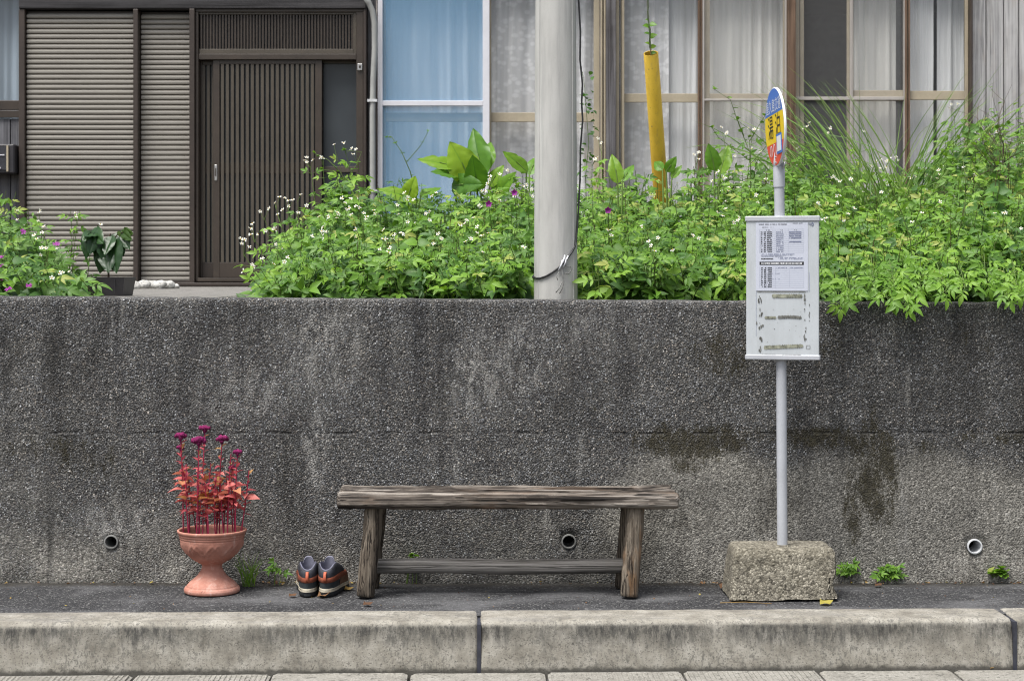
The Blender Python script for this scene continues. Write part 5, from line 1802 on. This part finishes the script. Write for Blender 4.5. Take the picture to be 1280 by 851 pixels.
# stalks that lean out past the left edge of the clump, with bare flower stems
for (px, py, Y) in ((305, 318, 7.0), (312, 345, 6.8), (318, 300, 7.2), (330, 272, 7.5), (345, 258, 7.6), (322, 330, 6.75), (352, 282, 7.4), (340, 300, 7.1), (388, 208, 8.2), (404, 205, 8.2), (420, 192, 8.3), (432, 190, 8.3), (448, 205, 8.3), (360, 262, 7.8), (372, 250, 7.9)):
    b = np.array((PX(px + rp.uniform(18, 45), Y), Y + .05, 1.0))
    weed(c, b, W(px, py, Y), flowers=1.0, dens=.5, bare=.2, lmax=.042)
stuff_obj('weeds', c, 'dense bank of green weeds with small white flowers between door and utility pole')
c = thicket('weeds', '', E_right, 1300, WALL_Y + .27, 9.0, 2, .10, tone=.06)
for (px, py, Y) in ((740, 205, 8), (752, 190, 8.2), (905, 175, 8.6), (940, 170, 8.6), (1040, 172, 8.7), (1076, 178, 8.7), (1010, 170, 8.6), (870, 205, 8.4)):
    weed(c, np.array((PX(px + rp.uniform(-15, 15), Y), Y, 1.0)), W(px, py, Y), flowers=1.0, dens=.5, bare=.4, lmax=.04)
# shoots that hang over the wall
for (px, py, Y) in ((1050, 384, 6.31), (1064, 376, 6.33), (1108, 378, 6.32), (1130, 386, 6.30), (1138, 374, 6.33), (1182, 370, 6.33), (1206, 366, 6.34), (1258, 374, 6.31), (1272, 368, 6.33), (1118, 364, 6.36), (1150, 362, 6.36), (1232, 358, 6.36), (1295, 368, 6.33), (1092, 358, 6.38), (1020, 364, 6.42)):
    Yb = 6.72 + rp.uniform(0, .1)
    b = np.array((PX(px, 6.5) + rp.uniform(-.07, .07), Yb, 1.01)); tpt = np.array(W(px, py - 7, Y))
    arch = np.array((b[0] * .3 + tpt[0] * .7, 6.48, max(1.13, tpt[2] + .10)))
    weed(c, b, arch, flowers=0, dens=.8, lmax=.05)
    for q in range(5):
        t = .35 + q * .16
        p = arch * (1 - t) + tpt * t
        for sg in (-1, 1):
            compound_leaf(c, p, (sg * rp.uniform(.4, 1), -rp.uniform(.2, .9), rp.uniform(-.6, .1)), rp.uniform(.034, .052), rp.uniform(.45, .9), 0, 5)
    put_stem(c, [arch, tpt], .0016, .0010, .6, 1, 4)
    compound_leaf(c, tpt, (rp.uniform(-.4, .4), -.4, -.7), .046, rp.uniform(.6, .95), 0, 5)
stuff_obj('weeds', c, 'dense bank of pale green weeds with white flowers along the wall top right of the utility pole')
c = thicket('weeds', '', E_left, 260, WALL_Y + .27, 8.6, 3, .12, mi=5, tone=.1)
for (px, py) in ((100, 262), (118, 285), (88, 262), (96, 276), (20, 240), (8, 238)):
    weed(c, np.array((PX(px - 10, 8.3), 8.3, 1.0)), W(px, py, 8.2), flowers=.7, dens=.55, bare=.3, lmax=.045)
for (px, py, Y) in ((4, 320, 7), (2, 348, 6.8), (70, 306, 7.6), (10, 362, 6.7), (0, 332, 6.9), (30, 290, 7.6), (38, 355, 6.75)):
    for q in range(2): flower(c, W(px + rp.uniform(-2, 2), py + rp.uniform(-2, 2), Y - .1), .012, 4, 4)
stuff_obj('weeds', c, 'bank of darker green weeds with a few purple flowers at the left end of the wall')

# magenta four-o'clock flowers in the middle bank
for i, (px, py, Y, lb) in enumerate(((643, 241, 7.6, 'upper magenta flower left of the utility pole'), (611, 255, 7.5, 'lower magenta flower left of the utility pole'), (760, 263, 7.3, 'pink flower among white ones right of the utility pole'))):
    p = W(px, py, Y)
    t = thing('magenta_flower', lb, 'flower', p, 0, 'magenta flowers among the weeds')
    c = Cloud(p)
    for k in range(5):
        a = 2 * PI * k / 5 + .3
        e = np.array((math.cos(a), -.25, math.sin(a)))
        put_leaf(c, OVATE, np.array(p), e, .017, 0, -.25, rp.random(), 0, 1.35, up=(0, -1, 0))
    cobj('petals', c, M['magenta_petal'], t)
    c = Cloud(p); put_stem(c, [p, p + Vector((.01, .06, -.10)), p + Vector((0, .1, -.3))], .0016, .0022, .6, 0, 5); cobj('stem', c, M['stem'], t)

# ------------------------------------------------------------------ broad-leaved plants
def broad_plant(px, Y, label, leaves, name='broad_leaf_plant'):
    base = Vector((PX(px, Y), Y, 1.0))
    t = thing(name, label, 'plant', base)
    for (bx_, by_, tx_, ty_, w, tint, dy, roll) in leaves:
        p0 = np.array(W(bx_, by_, Y)); p1 = np.array(W(tx_, ty_, Y + dy))
        d = p1 - p0; L = np.linalg.norm(d)
        c = Cloud(base)
        n0 = np.array(base) + np.array((rp.uniform(-.02, .02), rp.uniform(-.02, .02), 0))
        put_stem(c, [n0, (n0 + p0) / 2 + np.array((0, .03, .04)), p0, p0 + d * .45], .006, .0022, .8, 1, 6)
        tt = tint + np.tile(np.array((0, .04, .02, -.28, .02, .04, 0)), 15) + .10 * np.array([.5 * math.sin(k * 2.1) for k in range(105)])
        put_leaf(c, BROAD, p0, d, L, roll, rp.uniform(.08, .26), np.clip(tt, 0, 1), 0, w, wave=.12, up=(0, -1, .35))
        cobj('leaf', c, [M['broad'], M['stem']], t)
    return t
broad_plant(592, 8.2, 'big broad-leaved plant with upright bright green leaves in front of the blue window', [
    (588, 226, 565, 176, 1.25, 1.0, -.05, .15), (604, 220, 588, 158, .85, .35, .08, -.5), (572, 209, 522, 196, .8, .75, -.05, .5),
    (574, 220, 540, 211, .8, .35, -.1, .6), (597, 238, 592, 196, 1.0, .3, -.12, .2), (612, 232, 628, 205, 1.0, .7, -.02, -.3),
    (604, 214, 612, 172, .8, .55, .1, -.2), (618, 250, 640, 214, .9, .55, -.1, -.4), (566, 232, 596, 228, .9, .25, -.15, .3)])
broad_plant(660, 8.0, 'two long leaves of a broad-leaved plant close to the left of the utility pole', [
    (658, 214, 630, 188, .85, .65, -.05, .3), (662, 218, 672, 190, .9, .5, .05, -.2)])
broad_plant(512, 8.0, 'low broad-leaved plant in front of the white window frame', [
    (521, 251, 473, 231, .75, .75, -.05, .45), (510, 247, 518, 220, 1.2, .95, -.03, -.1), (526, 244, 552, 232, .8, .55, .05, -.5)])
broad_plant(772, 8.0, 'pale upright leaf sprout to the right of the grey house post', [
    (772, 228, 766, 190, .8, .75, .02, .1), (778, 226, 792, 203, .8, .5, .05, -.3)])
broad_plant(896, 8.3, 'pair of broad heart leaves standing in front of the pleated curtain', [
    (893, 212, 887, 179, 1.15, .5, -.02, .4), (900, 216, 910, 180, 1.0, .7, .03, -.35)])
broad_plant(838, 8.3, 'small broad-leaved sprout right of the yellow guard', [
    (833, 214, 846, 196, 1.0, .5, -.02, .3), (828, 212, 816, 200, 1.0, .45, .05, -.3), (840, 222, 852, 206, .9, .6, 0, -.2)])

# ------------------------------------------------------------------ tall stalk weeds that stand clear of the bank
def tall_weed(label, Y, stems, leafL=.03):
    base = W(stems[0][0][0], stems[0][0][1], Y); base.z = 1.0
    t = thing('tall_weed', label, 'plant', base, 0, 'tall weeds rising over the bank')
    cs, cl = Cloud(base), Cloud(base)
    for st in stems:
        ps = [np.array(W(x, y, Y + rp.uniform(-.03, .03))) for x, y in st]
        if st is stems[0]: ps = [np.array(base)] + ps
        put_stem(cs, ps, .0032 if st is stems[0] else .002, .0012, .45, 0, 5)
        for a, b in zip(ps, ps[1:]):
            L = np.linalg.norm(b - a)
            for q in range(max(1, int(L / .055))):
                p = a + (b - a) * (q + rp.random()) / max(1, int(L / .055))
                for sg in range(2):
                    d = np.array((rp.uniform(-1, 1), rp.uniform(-.8, .4), rp.uniform(-.1, .6)))
                    put_leaf(cl, OVATE, p, d, leafL * rp.uniform(.5, 1.1), rp.uniform(-.6, .6), .2, rp.uniform(.1, .7), 0, 1.0)
        e = ps[-1]
        for q in range(4): put_leaf(cl, OVATE, e, (rp.uniform(-1, 1), rp.uniform(-1, .3), rp.uniform(0, 1)), leafL * .8, 0, .2, rp.uniform(.4, .9), 0)
    cobj('stem', cs, M['stem'], t); cobj('leaves', cl, M['weed'], t)['kind'] = 'stuff'
tall_weed('tall branching weed with small leaves left of the round bus stop sign', 8.3, [
    [(938, 235), (938, 195), (936, 172)], [(937, 190), (925, 160), (913, 125), (893, 112)], [(936, 178), (948, 158), (956, 145)], [(936, 200), (915, 185), (898, 172), (890, 160)], [(938, 205), (952, 190), (962, 178)], [(930, 170), (922, 150)]])
tall_weed('thin wiry weed in front of the blue window', 8.2, [
    [(520, 245), (513, 215), (502, 190), (490, 172), (483, 172)], [(508, 203), (526, 182), (535, 165)]], .018)
tall_weed('flowering stalk leaning in front of the entrance door frame', 8.3, [
    [(440, 240), (425, 215), (410, 200), (393, 192)], [(432, 226), (446, 206), (452, 190), (430, 188)], [(425, 215), (402, 212)]], .024)
tall_weed('brown stemmed sapling in the middle of the right bank of weeds', 6.95, [
    [(1140, 330), (1138, 300), (1128, 268), (1112, 230)], [(1137, 296), (1150, 262), (1152, 235)], [(1136, 312), (1165, 292)]], .03)
tall_weed('bent brown stemmed sapling toward the right end of the bank', 7.0, [
    [(1192, 330), (1196, 300), (1206, 262), (1207, 225), (1203, 195), (1190, 205), (1182, 196)], [(1200, 280), (1175, 262), (1160, 256)], [(1207, 240), (1222, 212)]], .03)

# vine climbing the guy wire out of the yellow guard
gpv = gp(2.3)
vn = thing('vine', 'small vine growing out of the open end of the yellow guard', 'plant', gpv)
cs, cl = Cloud(gpv), Cloud(gpv)
vp = []
for k in range(18):
    z = 2.24 + k * .019; a = k * .9
    vp.append(np.array(gp(z)) + np.array((math.cos(a), math.sin(a), 0)) * .007)
put_stem(cs, vp, .0018, .001, .7, 0, 4)
for (px, py, L, sx_) in ((806, 31, .05, -1), (812, 29, .055, 1), (803, 40, .045, -1), (811, 44, .05, 1), (804, 52, .04, -1), (812, 55, .05, 1), (814, 62, .04, 1), (806, 24, .025, -1)):
    p = np.array(gp(PZ(py + 3, 9.1)))
    put_leaf(cl, OVATE, p, (sx_ * .9, -.45, rp.uniform(-.1, .5)), L * rp.uniform(.55, .9), rp.uniform(-.4, .4), .2, rp.uniform(.4, .9), 0, 1.2, up=(0, -1, .6))
cobj('stem', cs, M['stem'], vn); cobj('leaves', cl, M['broad'], vn)['kind'] = 'stuff'
# ivy in the gap between pole and window frame
iv = thing('ivy', 'sprays of ivy in front of the window just right of the utility pole', 'plant', W(735, 230, 8.6))
cs, cl = Cloud(iv.location), Cloud(iv.location)
vp = [np.array(W(x, y, 8.6)) for x, y in ((733, 260), (732, 220), (736, 180), (733, 140), (731, 110), (728, 90))]
put_stem(cs, vp, .002, .001, .5, 0, 4)
for k in range(46):
    y = rp.choice((90, 95, 122, 128, 133, 138)) + rp.uniform(-6, 6) if rp.random() < .55 else rp.uniform(150, 225)
    put_leaf(cl, OVATE, np.array(W(rp.uniform(724, 744), y, 8.6 + rp.uniform(-.05, .05))), (rp.uniform(-1, 1), -.5, rp.uniform(-.4, .6)), rp.uniform(.02, .04), rp.uniform(-.6, .6), .2, rp.uniform(0, .5), 0)
cobj('stem', cs, M['stem'], iv); cobj('leaves', cl, M['weed_dark'], iv)['kind'] = 'stuff'

# ------------------------------------------------------------------ clump of tall grass
GY = 8.5
gb = Vector((PX(1112, GY), GY, 1.0))
gr = thing('pampas_grass', 'tall clump of arching grass blades in front of the right-hand windows', 'plant', gb)
c = Cloud(gb)
rp.seed(31)
def blade(c, b, direction, L, arch, w, tint):
    d = np.array((math.cos(direction), math.sin(direction) * .7, 0))
    n = 11
    pts = []
    for k in range(n + 1):
        t = k / n
        ang = 1.45 - arch * t ** 1.4
        if k == 0: p = np.array(b, float)
        else: p = p + (d * math.cos(ang) + np.array((0, 0, 1)) * math.sin(ang)) * L / n
        pts.append(p)
    vs, fs = [], []
    side0 = np.cross(d, (0, 0, 1)); tw = rp.uniform(-1.2, 1.2)
    for k, p in enumerate(pts):
        t = k / n
        tg = pts[min(k + 1, n)] - pts[max(0, k - 1)]; tg /= np.linalg.norm(tg)
        s_ = side0 * math.cos(tw * t + tw) + np.cross(tg, side0) * math.sin(tw * t + tw)
        ww = w * (1 - t ** 2.2) * min(1, .5 + t * 3)
        nn = np.cross(s_, tg)
        vs += [p + s_ * ww, p - nn * ww * .35, p - s_ * ww]
    for k in range(n):
        a = k * 3
        fs += [(a, a + 3, a + 4), (a, a + 4, a + 1), (a + 1, a + 4, a + 5), (a + 1, a + 5, a + 2)]
    c.add(vs, fs, tint)
for k in range(380):
    b = (gb.x + rp.gauss(0, .11), gb.y + rp.gauss(0, .10), 1.0)
    sd = (b[0] - gb.x)
    di = rp.uniform(0, 2 * PI) if rp.random() < .35 else (rp.uniform(-.7, .7) if sd + rp.gauss(0, .12) > 0 else PI + rp.uniform(-.7, .7))
    L = rp.uniform(.8, 1.3)
    blade(c, b, di, L, rp.uniform(.45, 1.7) if rp.random() < .7 else rp.uniform(1.7, 3.0), rp.uniform(.0034, .007), min(1, max(0, rp.gauss(.45, .25))))
cobj('blades', c, M['grassm'], gr)['kind'] = 'stuff'

# ------------------------------------------------------------------ bare twiggy shrub at the right edge
sb_ = Vector((PX(1290, 8.2), 8.2, 1.0))
sh = thing('twiggy_shrub', 'half bare shrub with reddish brown twigs at the right edge', 'shrub', sb_)
c, cl = Cloud(sb_), Cloud(sb_)
rp.seed(8)
def grow(p, d, L, r, depth):
    n = 5; ps = [np.array(p, float)]
    d = np.array(d, float)
    for k in range(n):
        d = d + np.array((rp.gauss(0, .16), rp.gauss(0, .16), rp.gauss(.0, .12)))
        d /= np.linalg.norm(d)
        ps.append(ps[-1] + d * L / n)
    put_stem(c, ps, r, r * .55, rp.random(), 0, 5)
    if depth == 0:
        if rp.random() < .5:
            for q in range(2): put_leaf(cl, OVATE, ps[-1 - q], (rp.uniform(-1, 1), rp.uniform(-1, .2), rp.uniform(-.2, .8)), rp.uniform(.02, .035), 0, .2, rp.uniform(.2, .8))
        return
    for k in range(rp.choice((2, 3, 3))):
        q = ps[rp.randint(2, n)]
        dd = d + np.array((rp.gauss(-.15, .6), rp.gauss(-.1, .5), rp.gauss(.1, .4)))
        grow(q, dd / np.linalg.norm(dd), L * rp.uniform(.55, .85), r * .62, depth - 1)
for k in range(5):
    grow(np.array(sb_) + np.array((rp.uniform(-.15, .1), rp.uniform(-.1, .1), .1)), (rp.uniform(-.75, .05), rp.uniform(-.35, .2), rp.uniform(.5, 1)), rp.uniform(.30, .42), .0042, 3)
cobj('branches', c, M['twig'], sh); cobj('leaves', cl, M['weed'], sh)['kind'] = 'stuff'

# ------------------------------------------------------------------ potted plant with dark drooping leaves
pb = Vector((PX(131, 7.9), 7.9, 1.018))
pt_ = thing('potted_plant', 'dark leaved young tree in a black planter box before the wide shutter', 'plant', pb)
m = MB(pb)
zt2 = PZ(346.5, 7.9)
xa, xb = PX(98.5, 7.9), PX(163, 7.9)
m.add([(xa + .012, 7.80, 1.019), (xb - .012, 7.80, 1.019), (xb - .012, 8.0, 1.019), (xa + .012, 8.0, 1.019), (xa, 7.78, zt2), (xb, 7.78, zt2), (xb, 8.02, zt2), (xa, 8.02, zt2), (xa + .012, 7.792, zt2), (xb - .012, 7.792, zt2), (xb - .012, 8.008, zt2), (xa + .012, 8.008, zt2), (xa + .014, 7.80, zt2 - .02), (xb - .014, 7.80, zt2 - .02), (xb - .014, 8.0, zt2 - .02), (xa + .014, 8.0, zt2 - .02)],
      [(3, 2, 1, 0), (0, 1, 5, 4), (1, 2, 6, 5), (2, 3, 7, 6), (3, 0, 4, 7), (4, 5, 9, 8), (5, 6, 10, 9), (6, 7, 11, 10), (7, 4, 8, 11), (8, 9, 13, 12), (9, 10, 14, 13), (10, 11, 15, 14), (11, 8, 12, 15), (12, 13, 14, 15)])
obj('planter_box', m, M['black_plastic'], pt_)
m = MB(pb); m.box(xb - .046, xb - .043, 7.7765, 7.782, 1.03, zt2 - .008); obj('moulded_rib', m, M['black_plastic'], pt_)
c = Cloud(pb)
tops = [W(136, 300, 7.9), W(112, 296, 7.9), W(150, 296, 7.9)]
st0 = np.array((PX(136, 7.9), 7.9, zt2 - .02))
put_stem(c, [st0, np.array(W(135, 325, 7.9)), np.array(W(134, 305, 7.9)), np.array(W(138, 292, 7.9))], .0055, .003, .2, 0, 6)
put_stem(c, [np.array(W(134, 312, 7.9)), np.array(W(120, 296, 7.88)), np.array(W(113, 290, 7.86))], .003, .002, .2, 0, 5)
put_stem(c, [np.array(W(135, 306, 7.9)), np.array(W(148, 292, 7.88)), np.array(W(154, 290, 7.86))], .003, .002, .2, 0, 5)
cobj('stem', c, M['twig'], pt_)
rp.seed(4)
for (x0, y0, x1, y1, tn) in ((113, 289, 104, 300, .5), (113, 290, 106, 322, .3), (115, 289, 126, 302, .55), (118, 292, 113, 316, .2), (128, 300, 121, 330, .35), (132, 300, 124, 340, .45), (135, 298, 134, 336, .2), (138, 296, 143, 338, .3), (142, 294, 148, 328, .25), (146, 292, 152, 318, .4), (150, 290, 160, 310, .3), (152, 289, 163, 300, .75), (148, 289, 150, 296, .95), (155, 290, 164, 292, .8), (140, 296, 130, 316, .4), (112, 290, 103, 308, .4), (120, 292, 108, 292, .6), (137, 300, 140, 322, .35), (126, 303, 130, 325, .25)):
    p0 = np.array(W(x0, y0, 7.9 + rp.uniform(-.04, .04))); p1 = np.array(W(x1, y1, 7.85 + rp.uniform(-.05, .05)))
    d = p1 - p0
    c = Cloud(pb)
    put_leaf(c, BROAD, p0, d, np.linalg.norm(d) * 1.05, rp.uniform(-.5, .5), .12, tn, 0, .95, wave=.12, up=(rp.uniform(-.3, .3), -1, .2))
    cobj('leaf', c, M['glossy_leaf'], pt_)

# ------------------------------------------------------------------ pale stones before the door
def stone(px, py, Y, r, label, seed):
    b = Vector((PX(px, Y), Y, 1.018))
    m = MB(b)
    n, k = 8, 14
    vs, fs = [], []
    for j in range(n + 1):
        th = PI * j / n
        for q in range(k):
            a = 2 * PI * q / k
            d = Vector((math.sin(th) * math.cos(a), math.sin(th) * math.sin(a), math.cos(th)))
            rr_ = r * (1 + .38 * noise.noise(d * 1.6 + Vector((seed * 7.1, 0, 0))))
            vs.append((b.x + d.x * rr_ * 1.1, b.y + d.y * rr_, b.z + r * .5 + d.z * rr_ * .8))
    for j in range(n):
        for q in range(k):
            fs.append((j * k + q, (j + 1) * k + q, (j + 1) * k + (q + 1) % k, j * k + (q + 1) % k))
    m.add(vs, fs)
    o = obj('stone', m, M['stone'], None, b, smooth=True)
    tag(o, label, 'stone', 'pale stones before the entrance')
for i, (px, r, lb) in enumerate(((167.5, .032, 'small pale stone beside the black planter box, leftmost of the row'), (180, .046, 'largest tall pale stone in the row before the narrow shutter'), (190, .034, 'rounded pale stone right of the largest one'), (199.5, .043, 'brownish stone in the middle of the row before the narrow shutter'), (210, .036, 'flat grey stone fourth from the planter box side'), (219, .026, 'smallest stone at the door end of the row'))):
    stone(px, 358, 11.2 + .09 * (i % 3), r * (.95 if i % 2 else 1.15), lb, i + 1)

# ------------------------------------------------------------------ weeds and litter on the pavement
def tuft(px, py, label, n, spread, h, leafL, seed, name='weed_tuft', round_=False):
    rp.seed(seed)
    Y = ground_y(py)
    b = Vector((PX(px, Y), Y, 0))
    t = thing(name, label, 'plant', b, 0, 'weeds at the foot of the wall')
    cs, cl = Cloud(b), Cloud(b)
    for k in range(n):
        a = rp.uniform(0, 2 * PI)
        e = np.array((b.x + math.cos(a) * spread * rp.uniform(.2, 1), b.y + min(.03, math.sin(a) * spread * .4), h * rp.uniform(.35, 1)))
        e[1] = min(e[1], WALL_Y - .02)
        bb = np.array((b.x + rp.uniform(-.02, .02), b.y, 0))
        md = (bb + e) / 2 + np.array((0, 0, h * .15))
        put_stem(cs, [bb, md, e], .0015, .001, .7, 0, 4)
        if round_:
            for q in range(3):
                d = (rp.uniform(-1, 1), rp.uniform(-1, .1), rp.uniform(.0, .6))
                put_leaf(cl, OVATE, e, d, leafL * rp.uniform(.7, 1.1), rp.uniform(-.4, .4), .25, rp.uniform(.5, 1), 0, 1.5)
        else:
            for p in (md, e, (md + e) / 2):
                compound_leaf(cl, p, (rp.uniform(-1, 1), rp.uniform(-1, 0), rp.uniform(-.1, .6)), leafL * rp.uniform(.7, 1.1), rp.uniform(.3, .8), 0, 5)
    cobj('stem', cs, M['stem'], t); cobj('leaves', cl, [M['weed'], M['stem']], t)['kind'] = 'stuff'
tuft(1055, 724, 'small ferny weed right against the concrete footing of the sign', 12, .045, .075, .026, 1)
tuft(1106, 726, 'wider ferny weed at the wall foot, second from the sign footing', 14, .06, .06, .026, 2)
tuft(1244, 728, 'yellow-green round-leaved weed below the white weep pipe', 11, .05, .06, .030, 3, round_=True)
tuft(514, 729, 'tiny green weed behind the bench stretcher near the left leg', 6, .025, .115, .02, 4, round_=True)
tuft(346, 731, 'tiny sprig at the wall foot between the urn and the shoes', 3, .03, .11, .028, 6)
# grassy tuft beside the urn
Y = ground_y(733); b = Vector((PX(311, Y), Y, 0))
t = thing('grass_tuft', 'fresh green grassy tuft at the wall foot right of the urn', 'plant', b, 0, 'weeds at the foot of the wall')
c = Cloud(b); rp.seed(14)
for k in range(46):
    blade(c, (b.x + rp.gauss(0, .012), b.y + rp.gauss(0, .006), 0), rp.uniform(0, 2 * PI), rp.uniform(.06, .15), rp.uniform(.1, 1.3), rp.uniform(.0012, .0026), rp.uniform(.45, 1))
cobj('blades', c, M['weed'], t)['kind'] = 'stuff'

def dry_leaf(px, py, L, ang, tint, label, z=0.0, curl=.5, name='fallen_leaf'):
    Y = ground_y(py, z); b = Vector((PX(px, Y), Y, z))
    c = Cloud((0, 0, 0))
    put_leaf(c, OVATE, np.array((-L / 2, 0, .004)), (1, 0, .12), L, .3, -curl * .3, tint, 0, 1.3, wave=.6)
    o = cobj(name, c, M['dry_leaf'], None, b); o.rotation_euler = (0, 0, ang)
    tag(o, label, 'leaf', 'fallen leaves on the pavement')
dry_leaf(1033, 756, .048, .25, 1.0, 'yellow fallen leaf at the right front corner of the sign footing')
dry_leaf(405, 746.5, .046, .1, .3, 'curled brown fallen leaf in front of the right shoe', curl=1.0)
dry_leaf(436, 738, .036, 0, .65, 'narrow tan fallen leaf between the right shoe and the bench leg')
dry_leaf(366, 746, .030, .6, .1, 'small reddish leaf scrap at the left of the shoes')
dry_leaf(460, 757, .034, .3, .05, 'dark red-brown fallen leaf in front of the left bench leg')
dry_leaf(905, 735, .05, .9, .1, 'rust brown fallen leaf at the left side of the sign footing', curl=.8)
dry_leaf(1082, 727, .05, .1, .12, 'rust brown fallen leaf between the two ferny weeds')
dry_leaf(1098, 733, .03, .5, .05, 'small red leaf scrap in front of the wider ferny weed')
def straw(x0, y0, x1, y1, z, label):
    a = Vector((PX(x0, ground_y(y0, z)), ground_y(y0, z), z + .004)); b = Vector((PX(x1, ground_y(y1, z)), ground_y(y1, z), z + .004))
    c = Cloud(a); md = (np.array(a) + np.array(b)) / 2 + np.array((0, .006, .003))
    put_stem(c, [np.array(a), md, np.array(b)], .0016, .001, .62, 0, 5)
    o = cobj('straw', c, M['dry_leaf'], None, a); tag(o, label, 'straw')
straw(900, 754.5, 964, 755.5, 0.0, 'dry straw lying on the pavement in front of the sign footing')
straw(208, 840.5, 272, 839, -.158, 'pale straw lying in the gutter at the foot of the kerb')
straw(1238, 836, 1290, 833, -.158, 'brown dry stalk in the gutter at the right kerb joint')

# small debris swept against the wall foot and under the bench
rp.seed(66)
c = Cloud((0, 0, 0))
for k in range(330):
    if k < 210:
        px = rp.choice((rp.uniform(-60, 1340), rp.uniform(840, 1290), rp.uniform(330, 480)))
        x = PX(px, 6.36); y = WALL_Y - .012 - abs(rp.gauss(0, .018))
    else:
        x = PX(rp.uniform(-60, 1340), 6.1); y = rp.uniform(kerb_y(x) + .02, WALL_Y - .03)
    L = rp.uniform(.004, .016) if k < 210 else rp.uniform(.003, .009)
    put_leaf(c, rp.choice((OVATE, LANCE)), np.array((x, y, .004)), (rp.uniform(-1, 1), rp.uniform(-1, 1), rp.uniform(-.1, .4)), L, rp.uniform(-.8, .8), rp.uniform(-.3, .4), min(.95, rp.random() ** 1.6), 0, 1.2)
o = cobj('leaf_litter', c, M['dry_leaf']); tag(o, 'tiny scraps of dry leaves along the foot of the wall', None, None, 'stuff')
